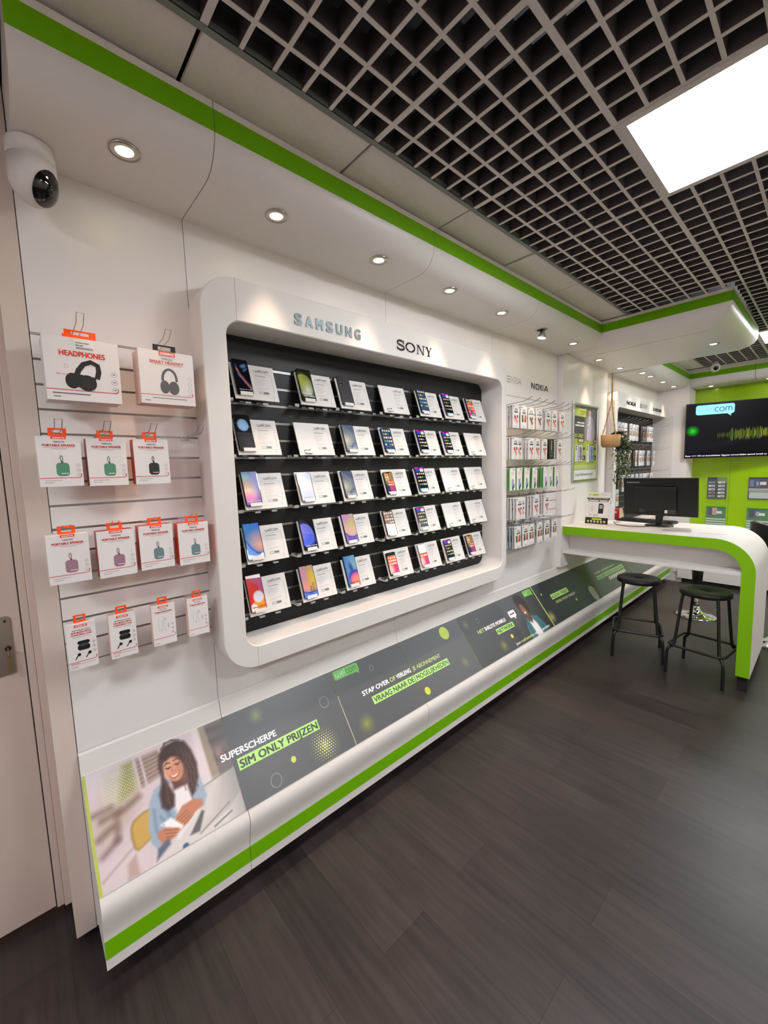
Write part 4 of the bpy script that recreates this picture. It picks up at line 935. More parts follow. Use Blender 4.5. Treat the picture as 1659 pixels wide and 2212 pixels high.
            p = Paint(x, y, (214, 34, 38)); p.ell(0.75, 1.55, 0.5, 0.6, (190, 70, 120), 0.15); p.ell(0.1, 1.2, 0.65, 0.55, (216, 30, 24), 0.05); p.poly([(0.1, 0), (1, 0), (1, 0.9), (0.3, 0.7)], (244, 150, 40), 0.08); p.poly([(0, 0), (0.5, 0), (0.42, 0.35), (0.2, 0.5), (0, 0.35)], (245, 240, 240), 0.05)
            p.ell(0.62, 0.82, 0.35, 0.34, (228, 228, 238), 0.15); p.mix(((np.sin(x*40)*np.sin(y*43)) > 0.5)*(np.hypot(x-0.62, y-0.82) < 0.33)*0.4, (150, 110, 140)); p.poly([(0, 1.95), (1, 1.88), (1, 2.1), (0, 2.1)], (248, 248, 250), 0.01)
        elif kind == 'ios_blue':
            p = Paint(x, y, (46, 66, 98)); p.mix(np.clip((1.0-y), 0, 1), (34, 54, 88)); p.mix(np.clip((y-1.2), 0, 1)*0.5, (70, 86, 110)); p.ell(0.5, 0.6, 0.6, 0.5, (60, 84, 120), 0.9)
        elif kind == 'ios_dark':
            p = Paint(x, y, (10, 12, 18)); p.poly([(0, 1.95), (1, 1.95), (1, 2.1), (0, 2.1)], (214, 60, 180), 0.05); p.mix(np.clip((0.25-y)/0.2, 0, 1), (120, 210, 190)); p.line(0.03, 0, 0.03, 2.1, 0.03, (120, 60, 160), 0.03)
        elif kind == 'ios_red':
            p = Paint(x, y, (226, 70, 50)); p.ell(0.7, 1.6, 0.6, 0.5, (240, 120, 60), 0.9); p.ell(0.8, 0.4, 0.5, 0.5, (220, 60, 130), 0.6); p.ell(0.15, 0.5, 0.35, 0.5, (240, 190, 180), 0.5)
        elif kind == 'ios_xr':
            p = Paint(x, y, (120, 90, 70)); p.ell(0.5, 1.7, 0.7, 0.5, (190, 140, 80), 0.9); p.poly([(0, 0), (0, 0.9), (0.25, 1.0), (0.5, 0.3), (0.5, 0)], (40, 50, 110), 0.06); p.poly([(0.45, 0), (0.3, 0.9), (0.6, 1.4), (1, 1.2), (1, 0)], (196, 70, 66), 0.1); p.ell(0.9, 0.3, 0.3, 0.4, (140, 60, 140), 0.8)
        elif kind == 'ios_multi':
            p = Paint(x, y, (236, 110, 60)); p.ell(0.4, 0.6, 0.5, 0.4, (220, 40, 130), 0.6); p.poly([(0, 0), (1, 0), (1, 0.35), (0.6, 0.42), (0, 0.2)], (70, 190, 210), 0.08); p.ell(0.1, 1.9, 0.4, 0.3, (70, 80, 170), 0.9)
        elif kind == 'glare':
            p = Paint(x, y, (96, 92, 86)); p.ell(0.3, 1.6, 0.6, 0.5, (150, 128, 110), 0.9); p.poly([(0, 0), (0, 1.0), (1, 0.92), (1, 0)], (228, 228, 226), 0.02); p.line(0.1, 0.1, 1.0, 1.0, 0.02, (190, 196, 190), 0.02)
        return p.C
    return fn
def make_phone(kind, w_, h, label, frame=(16, 16, 18), flat_top=False, lettering=None, island=False, notch='hole', back=False):
    t = thing('mobile_phone', label, 'mobile phone')
    fm = mat('phone_frame_%d_%d_%d' % frame, frame, 0.3, 0.3)
    P = lambda a, b, n: Vector((0, 1, 0))*a+SV*b+SN*n
    r = 0.0085; lo = rloop(0, 0, w_, h, r, 4); d = 0.0085; mb = MB()
    a = [P(u, v, 0.0068) for u, v in lo]; b = [P(u, v, 0.0068+d) for u, v in lo]; n = len(lo)
    mb.faces(a+b, [(i, (i+1) % n, n+(i+1) % n, n+i) for i in range(n)], fm, True); mb.faces(a, [tuple(range(n-1, -1, -1))], fm); mb.faces(b, [tuple(range(n))], GLOSSB if not back else fm)
    o = mb.build('phone_body', t)
    for p in o.data.polygons: p.use_smooth = len(p.vertices) == 4
    md = o.modifiers.new('es', 'EDGE_SPLIT'); md.split_angle = R(40)
    if back:
        cm = MB()
        for u, v, rr in ((0.016, h-0.016, 0.0065), (0.016, h-0.034, 0.0065), (0.016, h-0.053, 0.0065), (0.033, h-0.020, 0.0042), (0.033, h-0.037, 0.0042)):
            c_ = P(u, v, 0.0068+d); q = SN.to_track_quat('Z', 'Y').to_matrix()
            cm.lathe([(rr, -0.001), (rr, 0.0022), (rr*0.8, 0.003), (0.0, 0.003)], c_, GLOSSB, 16, mtx=q)
        cm.build('camera_lenses', t, 'five black camera lenses')
        A = Art(P(0, 0, 0.0068+d), (0, 1, 0), SV); A.text('SAMSUNG', w_/2, 0.03, 0.0026, (110, 110, 112), 1, 0, 0.018, 'c'); A.build('back_lettering', t)
        return t
    m_ = 0.0026
    A = Art(P(m_, m_, 0.0068+d), (0, 1, 0), SV, SCREEN); W_, H_ = w_-2*m_, h-2*m_
    A.image(0, 0, W_, H_, 32, 66, wall_fn(kind), 1)
    if kind.startswith('ios') or kind == 'glare':
        wh = [(235, 238, 240), (205, 215, 225), (120, 150, 200), (90, 160, 90), (240, 200, 120), (60, 66, 80)]
        if kind == 'ios_dark':
            A.rrect(W_*0.07, H_*0.80, W_*0.47, H_*0.93, 0.004, (40, 80, 200), 2); A.rrect(W_*0.53, H_*0.80, W_*0.93, H_*0.93, 0.004, (226, 230, 238), 2)
            icons(A, W_, H_, wh, 2, 0.28, 0.72, 4, 0.14); A.rrect(W_*0.06, 0.004, W_*0.94, H_*0.11, 0.005, (170, 214, 205), 2); A.rrect(W_*0.12, 0.007, W_*0.26, H_*0.085, 0.002, (70, 200, 110), 3); A.rrect(W_*0.34, 0.007, W_*0.48, H_*0.085, 0.002, (60, 130, 230), 3)
        elif kind == 'ios_red':
            icons(A, W_, H_, [(245, 240, 238), (240, 200, 180), (250, 250, 250)], 2, 0.5, 0.9, 4, 0.15)
        elif kind == 'ios_xr': icons(A, W_, H_, [(240, 235, 230), (220, 190, 160), (200, 70, 60), (90, 150, 90)], 2, 0.42, 0.88, 5, 0.14)
        elif kind == 'glare': icons(A, W_, H_, [(240, 235, 232), (200, 120, 100), (220, 210, 200)], 2, 0.52, 0.9, 4, 0.15)
        else: icons(A, W_, H_, wh, 2, 0.30, 0.9, 5, 0.15)
        if kind in ('ios_blue', 'ios_red', 'ios_xr', 'ios_multi'):
            A.rrect(W_*0.06, 0.003, W_*0.94, H_*0.10, 0.004, (200, 205, 225) if kind != 'ios_red' else (180, 120, 160), 2)
            for i in range(3): A.rrect(W_*(0.13+0.28*i), 0.0055, W_*(0.29+0.28*i), H_*0.08, 0.002, [(240, 240, 245), (90, 170, 240), (90, 200, 120)][i], 3)
    if notch == 'notch': A.rrect(W_*0.3, H_-0.005, W_*0.7, H_+0.001, 0.002, (5, 5, 6), 4)
    elif notch == 'island': A.rrect(W_*0.36, H_-0.0075, W_*0.64, H_-0.0035, 0.0019, (5, 5, 6), 4)
    elif notch == 'hole': A.disc(W_*0.5, H_-0.005, 0.0016, 0.0016, (5, 5, 6), 4, 10)
    elif notch == 'drop': A.disc(W_*0.5, H_-0.001, 0.0028, 0.0028, (5, 5, 6), 4, 10)
    elif notch == 'home': A.rect(0, H_*0.87, W_, H_, (8, 8, 9), 4); A.rect(0, 0, W_, H_*0.045, (8, 8, 9), 4)
    elif notch == 'top_white': A.rect(0, H_*0.62, W_, H_, (246, 244, 244), 4)
    if lettering:
        for tx, x, y, s, c_, wd_ in lettering:
            if tx.startswith('|'): A.vtext(tx[1:], x*W_, y*H_, s, c_, 5, 0.01)
            else: A.text(tx, x*W_, y*H_, s, c_, 5, 0.01, wd_*W_)
    A.build('screen', t, 'printed dummy screen')
    return t
ROWN = ['top row', 'second row', 'middle row', 'fourth row', 'bottom row']
ORD = ['first', 'second', 'third', 'fourth', 'fifth', 'sixth', 'seventh']
WL = (238, 240, 240); BK = (20, 20, 24)
ios = dict(frame=(60, 66, 80), notch='island')
PH = {  # (row, col): (kind, w, h, kwargs, description)
 (0, 0): ('fold', 0.072, 0.168, dict(notch='hole', lettering=[('Galaxy Z Fold5', 0.12, 0.11, 0.0042, WL, 0.8)]), 'black slim phone with orange and blue ribbon wallpaper'),
 (0, 1): ('s23u', 0.079, 0.170, dict(lettering=[('Galaxy', 0.1, 0.20, 0.011, WL, 0.66), ('S23 Ultra', 0.12, 0.115, 0.0085, WL, 0.84)]), 'large black phone with olive green planet wallpaper'),
 (0, 2): (None, 0.076, 0.168, dict(back=True, frame=(62, 62, 66)), 'dark grey phone seen from its back with five lenses'),
 (0, 4): ('ios_blue', 0.078, 0.162, ios, 'phone with dark blue app grid'),
 (0, 5): ('ios_dark', 0.077, 0.163, dict(frame=(96, 80, 110), notch='island'), 'phone with black app grid and pink top edge'),
 (0, 6): ('ios_multi', 0.080, 0.152, dict(frame=(40, 50, 66), notch='notch'), 'phone with orange and magenta wallpaper'),
 (1, 0): ('flip', 0.074, 0.170, dict(notch='none'), 'black flip phone opened out with a round blue image'),
 (1, 2): ('s24', 0.078, 0.155, dict(frame=(120, 122, 128), lettering=[('Galaxy S24', 0.12, 0.10, 0.0045, WL, 0.7)]), 'phone with blue grey crescent wallpaper'),
 (1, 3): ('ios_blue', 0.079, 0.148, dict(frame=(70, 72, 80), notch='notch'), 'phone with dark blue app grid'),
 (1, 4): ('ios_dark', 0.077, 0.152, dict(frame=(96, 80, 110), notch='island'), 'phone with black app grid and pink top edge'),
 (1, 5): ('ios_dark', 0.078, 0.150, dict(frame=(96, 80, 110), notch='island'), 'phone with black app grid and pink top edge'),
 (2, 0): ('a54', 0.076, 0.162, dict(frame=(26, 26, 34), lettering=[('Galaxy A54 5G', 0.1, 0.10, 0.0052, WL, 0.84)]), 'phone with violet and peach glow wallpaper'),
 (2, 1): ('light', 0.078, 0.146, dict(frame=(150, 140, 130), notch='none', lettering=[('Galaxy S24+', 0.12, 0.10, 0.0042, (120, 124, 150), 0.76)]), 'phone with pale blue white wallpaper'),
 (2, 2): ('s24', 0.076, 0.150, dict(frame=(60, 62, 66), lettering=[('Galaxy S24', 0.12, 0.10, 0.0052, WL, 0.8)]), 'phone with grey blue crescent wallpaper'),
 (2, 3): ('ios_xr', 0.072, 0.136, dict(frame=(20, 20, 22), notch='notch'), 'black rimmed phone with brown and red wallpaper'),
 (2, 4): ('ios_dark', 0.085, 0.163, dict(frame=(96, 80, 110), notch='island'), 'phone with black app grid and pink top edge'),
 (3, 0): ('a34', 0.079, 0.170, dict(frame=(60, 130, 130), notch='drop'), 'phone with bright blue and orange wave wallpaper'),
 (3, 1): ('s23fe', 0.081, 0.163, dict(frame=(44, 52, 66), lettering=[('Galaxy S23 FE', 0.1, 0.10, 0.0052, WL, 0.84)]), 'black phone with a violet blue planet wallpaper'),
 (3, 2): ('a25', 0.081, 0.160, dict(frame=(50, 50, 110), notch='drop', lettering=[('Galaxy A25', 0.15, 0.10, 0.004, BK, 0.7)]), 'phone with lilac and yellow wallpaper'),
 (3, 3): ('glare', 0.080, 0.152, dict(frame=(60, 44, 40), notch='notch'), 'phone with pale reflections over its lower screen'),
 (3, 4): ('ios_dark', 0.081, 0.150, dict(frame=(130, 90, 110), notch='island'), 'phone with black app grid and pink top edge'),
 (4, 0): ('a14', 0.076, 0.172, dict(frame=(22, 22, 24), notch='none', lettering=[('Galaxy A14', 0.06, 0.105, 0.0066, BK, 0.84)]), 'phone with red and orange wallpaper and white top'),
 (4, 1): ('a25b', 0.081, 0.164, dict(frame=(30, 30, 34), notch='drop', lettering=[('|Galaxy', 0.62, 0.10, 0.011, BK, 0), ('|A15 5G', 0.82, 0.18, 0.010, BK, 0)]), 'phone with yellow wallpaper and large sideways lettering'),
 (4, 2): ('a05', 0.080, 0.171, dict(frame=(30, 34, 60), notch='drop', lettering=[('Galaxy A05s', 0.15, 0.10, 0.005, BK, 0.8)]), 'phone with blue and coral planet wallpaper'),
 (4, 3): ('ios_red', 0.074, 0.138, dict(frame=(14, 14, 15), notch='home'), 'small black bordered phone with red app screen'),
 (4, 4): ('ios_red', 0.074, 0.150, dict(frame=(200, 196, 192), notch='top_white'), 'phone with glaring white upper screen over red icons'),
 (4, 5): ('ios_dark', 0.079, 0.143, dict(frame=(150, 90, 80), notch='island'), 'phone with black app grid and pink top edge'),
 (4, 6): ('ios_xr', 0.080, 0.143, dict(frame=(30, 34, 48), notch='notch'), 'phone with orange and navy wallpaper'),
}
FDU = {(0, 0): 0.009, (4, 0): 0.004, (3, 0): 0.002, (1, 2): 0.004}
STD = {(e, b): make_stand(e, ['Samsung Galaxy', 'Apple iPhone'][b]) for e in (True, False) for b in (0, 1)}; SUSE = set()
for r in range(5):
    for c in range(7):
        full = (r, c) in PH
        lab = 'white card phone stand, %s, %s from left, %s' % (ROWN[r], ORD[c], 'holding a phone' if full else 'left empty')
        loc = (0.02, YC[r][c], Z0[r])
        ky = (not full, 1 if c > 2 else 0)
        if ky not in SUSE: STD[ky].location = loc; STD[ky]['label'] = lab; SUSE.add(ky)
        else: dup(STD[ky], loc, lab)
        if full:
            kd, w_, h_, kw, ds = PH[(r, c)]
            du = FDU.get((r, c), {0: 0.004, 1: 0.006, 2: 0.010, 3: 0.006, 4: 0.006, 5: 0.010, 6: 0.004}[c])
            if c == 0 and r != 0: du = 0.003
            p = make_phone(kd, w_, h_, '%s, %s, %s from left' % (ds, ROWN[r], ORD[c]), **kw)
            p['group'] = 'dummy phones on the white card stands'
            p.location = Vector(loc)+Vector((0, du, 0))+SV*0.0155
        else:
            pass

# ================================================================== HANGING BOXES ON THE LEFT SLAT WALL
def hook_wire(L_, rise, name, wdt=0.019, tag_=True, r=0.0013):
    """double wire hook with upturned loop, origin at the groove"""
    mb = MB(); pth = []
    s = 1
    a = [(-0.004, -wdt/2, 0), (L_*0.9, -wdt/2, 0.004), (L_, -wdt/2*0.95, rise*0.5), (L_+0.02, -wdt/2, rise), (L_+0.02, wdt/2, rise), (L_, wdt/2*0.95, rise*0.5), (L_*0.9, wdt/2, 0.004), (-0.004, wdt/2, 0)]
    mb.tube(a, r, WIRE, 6)
    mb.box((-0.002, -wdt/2-0.006, -0.012), (0.002, wdt/2+0.006, 0.006), WIRE)
    return mb.build(name)
HK = 'wire hooks holding the orange tabbed boxes'
def spk_icon(A, cx, cy, s, col, hi):
    A.rrect(cx-s*0.5, cy-s*0.78, cx+s*0.5, cy+s*0.5, s*0.3, col, 2)
    A.rrect(cx-s*0.14, cy-s*0.56, cx+s*0.42, cy-s*0.50, s*0.01, hi, 3)
    A.stroke([(cx-s*0.04, cy+s*0.48)]+[(cx-s*0.05-s*0.09*math.cos(R(a)), cy+s*0.92+s*0.26*math.sin(R(a))) for a in range(-60, 241, 30)]+[(cx+s*0.05, cy+s*0.48)], s*0.065, [int(x*0.85) for x in col], 2)
    A.rrect(cx-s*0.07, cy+s*0.44, cx+s*0.07, cy+s*0.66, s*0.03, [int(x*0.7) for x in col], 3)
def box_front(A, w_, h, kind, col=None):
    RD = (206, 34, 28); GR = (110, 106, 108)
    A.rect(0, 0, w_, h, (232, 226, 224), 1)
    fy = h*(0.17 if kind != 'buds' else 0.16)
    rr_ = h*0.04
    A.stroke([(0, fy), (w_*0.92-rr_, fy)]+arc(w_*0.955-rr_, fy+rr_, rr_, rr_, 270, 360, 4)+[(w_*0.955, fy+rr_*2.0)], h*0.012, RD, 2)
    if kind in ('spk',):
        A.rect(w_*0.33, h*0.945, w_*0.67, h, (235, 52, 28), 3); A.text('XSSIVE', w_*0.5, h*0.955, h*0.03, (250, 240, 235), 4, 0.03, w_*0.28, 'c')
        A.text('WIRELESS', w_*0.5, h*0.875, h*0.03, GR, 2, 0.02, w_*0.26, 'c'); A.text('PORTABLE SPEAKER', w_*0.5, h*0.80, h*0.045, RD, 2, 0.03, w_*0.74, 'c')
        A.rect(w_*0.15, h*0.775, w_*0.85, h*0.781, (190, 120, 116), 2); A.rect(w_*0.32, h*0.752, w_*0.68, h*0.757, GR, 2)
        spk_icon(A, w_*0.54, h*0.37, w_*0.30, col, (240, 240, 240))
        for k in range(3): A.ring(w_*0.90, h*(0.42-0.095*k), w_*0.045, w_*0.045, 0.0006, GR, 2, 14); A.rect(w_*0.88, h*(0.418-0.095*k), w_*0.92, h*(0.425-0.095*k), GR, 3)
        A.rect(w_*0.1, h*0.115, w_*0.5, h*0.122, GR, 2); A.rect(w_*0.1, h*0.07, w_*0.32, h*0.083, (176, 172, 172), 2)
    elif kind == 'head':
        A.text('HEADPHONES', w_*0.5, h*0.71, h*0.085, (222, 48, 36), 2, 0.03, w_*0.60, 'c')
        A.rect(w_*0.40, h*0.80, w_*0.66, h*0.985, (238, 232, 230), 2); 
        for k in range(18): A.rect(w_*(0.425+0.0125*k), h*0.83, w_*(0.431+0.0125*k), h*0.865, (60, 56, 58), 3)
        A.words(w_*0.42, h*0.925, w_*0.18, h*0.012, (90, 86, 88), 3, 2); A.words(w_*0.42, h*0.885, w_*0.10, h*0.012, (60, 56, 58), 3, 2)
        K = (40, 38, 40)
        A.stroke([(w_*0.40, h*0.42), (w_*0.43, h*0.50), (w_*0.50, h*0.60), (w_*0.60, h*0.645), (w_*0.69, h*0.60), (w_*0.70, h*0.50), (w_*0.67, h*0.38)], h*0.075, K, 2)
        A.disc(w_*0.34, h*0.32, w_*0.095, h*0.125, K, 3); A.disc(w_*0.53, h*0.30, w_*0.13, h*0.13, K, 3); A.poly([(w_*0.30, h*0.24), (w_*0.62, h*0.20), (w_*0.66, h*0.40), (w_*0.38, h*0.44)], K, 3)
        for k in range(5): A.rect(w_*(0.46), h*(0.24+0.035*k), w_*0.62, h*(0.243+0.035*k), (92, 90, 94), 4)
        A.text('HEAR IT YOUR WAY', w_*0.14, h*0.40, h*0.028, (222, 90, 80), 3, 0.0, w_*0.16); A.ring(w_*0.27, h*0.54, w_*0.022, h*0.03, 0.001, (200, 150, 150), 2)
        for k in range(3): A.ring(w_*0.91, h*(0.48-0.13*k), w_*0.042, w_*0.042, 0.0008, GR, 2, 16); A.rect(w_*0.89, h*(0.475-0.13*k), w_*0.93, h*(0.49-0.13*k), GR, 3)
        A.rect(w_*0.07, h*0.105, w_*0.56, h*0.12, (70, 66, 68), 2); A.rect(w_*0.08, h*0.05, w_*0.17, h*0.065, GR, 2)
    elif kind == 'set':
        A.rect(w_*0.36, h*0.92, w_*0.66, h*1.0, (240, 60, 30), 3); A.text('XSSIVE', w_*0.51, h*0.935, h*0.045, (250, 240, 235), 4, 0.03, w_*0.26, 'c')
        A.text('WIRELESS', w_*0.5, h*0.845, h*0.032, GR, 2, 0.02, w_*0.2, 'c'); A.text('SMART HEADSET', w_*0.5, h*0.77, h*0.055, (222, 48, 36), 2, 0.03, w_*0.62, 'c'); A.rect(w_*0.22, h*0.745, w_*0.78, h*0.752, (190, 120, 116), 2)
        K = (38, 36, 38); A.stroke(arc(w_*0.53, h*0.48, w_*0.13, h*0.19, -10, 190, 14), h*0.045, K, 2)
        A.disc(w_*0.435, h*0.33, w_*0.085, h*0.125, K, 3); A.disc(w_*0.60, h*0.32, w_*0.10, h*0.13, K, 3)
        for k in range(4): A.ring(w_*0.91, h*(0.52-0.105*k), w_*0.035, w_*0.035, 0.0008, GR, 2, 14)
        A.rect(w_*0.2, h*0.105, w_*0.84, h*0.118, (70, 66, 68), 2); A.rect(w_*0.06, h*0.05, w_*0.16, h*0.065, GR, 2)
    elif kind == 'buds':
        A.rect(w_*0.28, h*0.915, w_*0.72, h*0.965, (235, 52, 28), 3); A.text('XSSIVE', w_*0.5, h*0.925, h*0.03, (250, 240, 235), 4, 0.03, w_*0.36, 'c')
        A.text('TRUE WIRELESS STEREO', w_*0.5, h*0.84, h*0.022, (90, 70, 70), 2, 0.02, w_*0.62, 'c'); A.text('EAR BUDS WITH', w_*0.5, h*0.785, h*0.036, RD, 2, 0.03, w_*0.66, 'c'); A.text('CHARGING CASE', w_*0.5, h*0.735, h*0.036, RD, 2, 0.03, w_*0.70, 'c'); A.rect(w_*0.2, h*0.70, w_*0.8, h*0.706, GR, 2)
        K = (24, 22, 24); A.rrect(w_*0.34, h*0.53, w_*0.76, h*0.61, h*0.035, K, 2); A.rrect(w_*0.34, h*0.40, w_*0.76, h*0.52, h*0.045, K, 2); A.disc(w_*0.55, h*0.515, w_*0.17, h*0.03, (70, 66, 68), 3)
        for q in (0.32, 0.68): A.stroke([(w_*(q-0.09), h*0.22), (w_*(q+0.03), h*0.32)], h*0.02, K, 2); A.disc(w_*(q+0.05), h*0.315, w_*0.06, h*0.035, K, 3)
        for k in range(3): A.ring(w_*0.90, h*(0.54-0.1*k), w_*0.055, w_*0.055, 0.0006, GR, 2, 12); A.rect(w_*0.88, h*(0.533-0.1*k), w_*0.92, h*(0.547-0.1*k), (40, 40, 40), 3)
        A.rect(w_*0.06, h*0.125, w_*0.36, h*0.137, RD, 2); A.rect(w_*0.06, h*0.10, w_*0.9, h*0.106, GR, 2); A.rect(w_*0.08, h*0.05, w_*0.3, h*0.06, GR, 2)
    elif kind == 'ear':
        A.rect(w_*0.28, h*0.915, w_*0.72, h*0.965, (240, 70, 44), 3); A.text('XSSIVE', w_*0.5, h*0.925, h*0.03, (250, 240, 235), 4, 0.03, w_*0.36, 'c')
        A.text('IN-EAR', w_*0.5, h*0.865, h*0.022, (90, 70, 70), 2, 0.02, w_*0.3, 'c'); A.text('STEREO EARPHONE', w_*0.5, h*0.80, h*0.034, RD, 2, 0.03, w_*0.74, 'c'); A.rect(w_*0.22, h*0.775, w_*0.78, h*0.780, GR, 2)
        C_ = (186, 182, 184)
        A.stroke([(w_*0.28, h*0.66), (w_*0.24, h*0.5), (w_*0.26, h*0.34)], 0.0011, C_, 2); A.stroke([(w_*0.42, h*0.60), (w_*0.40, h*0.45), (w_*0.36, h*0.36)], 0.0011, C_, 2); A.stroke([(w_*0.50, h*0.66), (w_*0.46, h*0.5), (w_*0.56, h*0.32)], 0.001, C_, 2)
        A.ring(w_*0.53, h*0.62, w_*0.05, h*0.028, 0.0014, (150, 148, 150), 2, 12); A.stroke([(w_*0.67, h*0.40), (w_*0.66, h*0.50), (w_*0.74, h*0.50)], 0.0016, (130, 128, 130), 2); A.stroke([(w_*0.66, h*0.45), (w_*0.72, h*0.45)], 0.0014, (130, 128, 130), 2); A.disc(w_*0.38, h*0.36, w_*0.03, h*0.03, (206, 202, 204), 2)
        for k in range(3): A.ring(w_*0.86, h*(0.47-0.1*k), w_*0.05, w_*0.05, 0.0006, GR, 2, 12); A.rect(w_*0.84, h*(0.463-0.1*k), w_*0.88, h*(0.477-0.1*k), (60, 60, 60), 3)
        A.rect(w_*0.06, h*0.05, w_*0.25, h*0.06, (200, 80, 70), 2)
def tab(w_, h, x, m, parent, label, xs=0.0):
    """flat hang tab with a slot"""
    mb = MB(); W2 = w_*0.21; c = w_*0.5+xs; t0 = 0.0015; z0, z1 = h-0.002, h+0.026
    def bar(a, b, c0, c1): mb.box((x-t0, a, c0), (x, b, c1), m)
    bar(c-W2, c+W2, z0, z0+0.009); bar(c-W2, c+W2, z1-0.006, z1); bar(c-W2, c-W2*0.55, z0+0.009, z1-0.006); bar(c+W2*0.55, c+W2, z0+0.009, z1-0.006)
    return mb.build('hang_tab', parent, label, bevel=0.0007)
def hbox(name, label, cat, xf, y0, z0, w_, h, d, kind, side, tilt=0, col=None, group=None, tabm=ORANGE, wrap=False, tablab='orange hang tab'):
    t = thing(name, label, cat, (xf-d, y0, z0), group=group)
    t.rotation_euler = (0, R(tilt), 0)
    mb = MB(); mb.box((0, 0, 0), (d, w_, h), side)
    bx = mb.build('carton', t, bevel=0.0012)
    fm = MB(); e = 0.0004; fm.box((d*0.93, -e, -e), (d+e, w_+e, h+e), WCARD)
    fm.build('carton_face', t) if side is not WCARD else None
    A = Art((d+0.0006, 0, 0), (0, 1, 0), (0, 0, 1)); box_front(A, w_, h, kind, col); A.build('printed_front', t)
    tab(w_, h, d*0.8, tabm, t, tablab, 0.0)
    if wrap: MB().box((-0.001, -0.001, -0.001), (d+0.003, w_+0.001, h+0.001), SHRINK).build('shrink_wrap', t, 'shiny clear wrapping')
    return t
PINKSIDE = mat('pale_pink_card', (232, 190, 178), 0.45); DRED = mat('deep_red_card', (186, 20, 16), 0.4); ORED = mat('orange_red_card', (220, 56, 20), 0.4)
GS = 'boxed portable speakers on the slat wall'; GB_ = 'small earphone boxes on the slat wall'
GREEN_S, BLACK_S, PINK_S, BLUE_S = (86, 142, 112), (44, 42, 46), (160, 118, 136), (112, 134, 138)
hbox('headphone_box', 'large white box with black headphones picture, front of its pair', 'box', 0.15, 0.101, 1.944, 0.193, 0.19, 0.045, 'head', WCARD, 2)
hbox('headphone_box', 'white headphones box mostly hidden behind the large front one', 'box', 0.10, 0.101, 1.944, 0.193, 0.19, 0.045, 'head', WCARD, 0)
hbox('headset_box', 'shiny wrapped white box reading smart headset, right of the headphones box', 'box', 0.15, 0.352, 1.955, 0.175, 0.18, 0.085, 'set', PINKSIDE, 1, tabm=BLACK, wrap=True, tablab='black hang tab')
for y0, z0, cl, sd, lb in ((0.062, 1.680, GREEN_S, WCARD, 'green speaker box with white side, leftmost in the upper speaker row'), (0.186, 1.676, GREEN_S, DRED, 'green speaker box with dark red side, middle of the upper speaker row'), (0.318, 1.676, BLACK_S, ORED, 'black speaker box with orange side in the upper speaker row')):
    hbox('speaker_box', lb, 'box', 0.128, y0, z0, 0.109, 0.155, 0.055, 'spk', sd, 1.5 if y0 < 0.1 else 0.5, cl, GS)
for y0, z0, cl, sd, lb in ((0.058, 1.372, PINK_S, WCARD, 'pink speaker box with white side, leftmost in the lower speaker row'), (0.188, 1.367, PINK_S, DRED, 'pink speaker box with dark red side in the lower speaker row'), (0.310, 1.371, BLUE_S, ORED, 'grey blue speaker box, third in the lower speaker row'), (0.437, 1.366, BLUE_S, ORED, 'grey blue speaker box touching the frame, last in the lower speaker row')):
    hbox('speaker_box', lb, 'box', 0.128, y0, z0, 0.108, 0.157, 0.052, 'spk', sd, 2.0 if y0 < 0.1 else 0.5, cl, GS)
hbox('earbud_box', 'small ear buds box at the lower left of the hanging boxes', 'box', 0.115, 0.082, 1.078, 0.079, 0.155, 0.034, 'buds', WCARD, 2, group=GB_)
hbox('earbud_box', 'small ear buds box, second from left in the lowest row', 'box', 0.115, 0.199, 1.077, 0.079, 0.155, 0.034, 'buds', PINKSIDE, 1, group=GB_)
hbox('earphone_box', 'small white earphone box, third in the lowest row', 'box', 0.115, 0.330, 1.080, 0.077, 0.152, 0.030, 'ear', PINKSIDE, 0, group=GB_)
hbox('earphone_box', 'small white earphone box, last in the lowest row near the frame', 'box', 0.115, 0.452, 1.080, 0.075, 0.150, 0.030, 'ear', PINKSIDE, 0, group=GB_)
h0 = hook_wire(0.18, 0.028, 'wire_hook'); tag(h0, 'x', 'hook', HK)
first = True
for y, k, lb in ((0.197, 0, 'wire hook holding the large headphones box'), (0.44, 0, 'wire hook holding the shiny headset box'),
                 (0.117, 4, 'wire hook of the leftmost green speaker box'), (0.240, 4, 'wire hook of the middle green speaker box'), (0.372, 4, 'wire hook of the black speaker box'), (0.525, 4, 'empty wire hook with a clear price holder near the frame'),
                 (0.112, 8, 'wire hook of the leftmost pink speaker box'), (0.242, 8, 'wire hook of the second pink speaker box'), (0.364, 8, 'wire hook of the third blue speaker box'), (0.491, 8, 'wire hook of the last blue speaker box'),
                 (0.121, 12, 'wire hook of the leftmost ear buds box'), (0.238, 12, 'wire hook of the second ear buds box'), (0.368, 12, 'wire hook of the third earphone box'), (0.489, 12, 'wire hook of the last earphone box')):
    z = ZT-GP*k
    if first: h0.location = (0, y, z); h0['label'] = lb; first = False; continue
    c = h0.copy(); COL.objects.link(c); c.location = (0, y, z+(0.0 if k != 8 else 0.002)); c['label'] = lb
    if k in (8, 12): c.scale = (0.82, 1, 0.4); c.rotation_euler = (0, R(-5 if k == 8 else -13), 0)
t = MB().box((0.055, 0.50, 1.805), (0.058, 0.545, 1.84), CLEAR).box((0.054, 0.503, 1.812), (0.0552, 0.542, 1.822), WCARD).build('price_holder'); tag(t, 'small clear price holder on the empty hook near the frame', 'price tag')

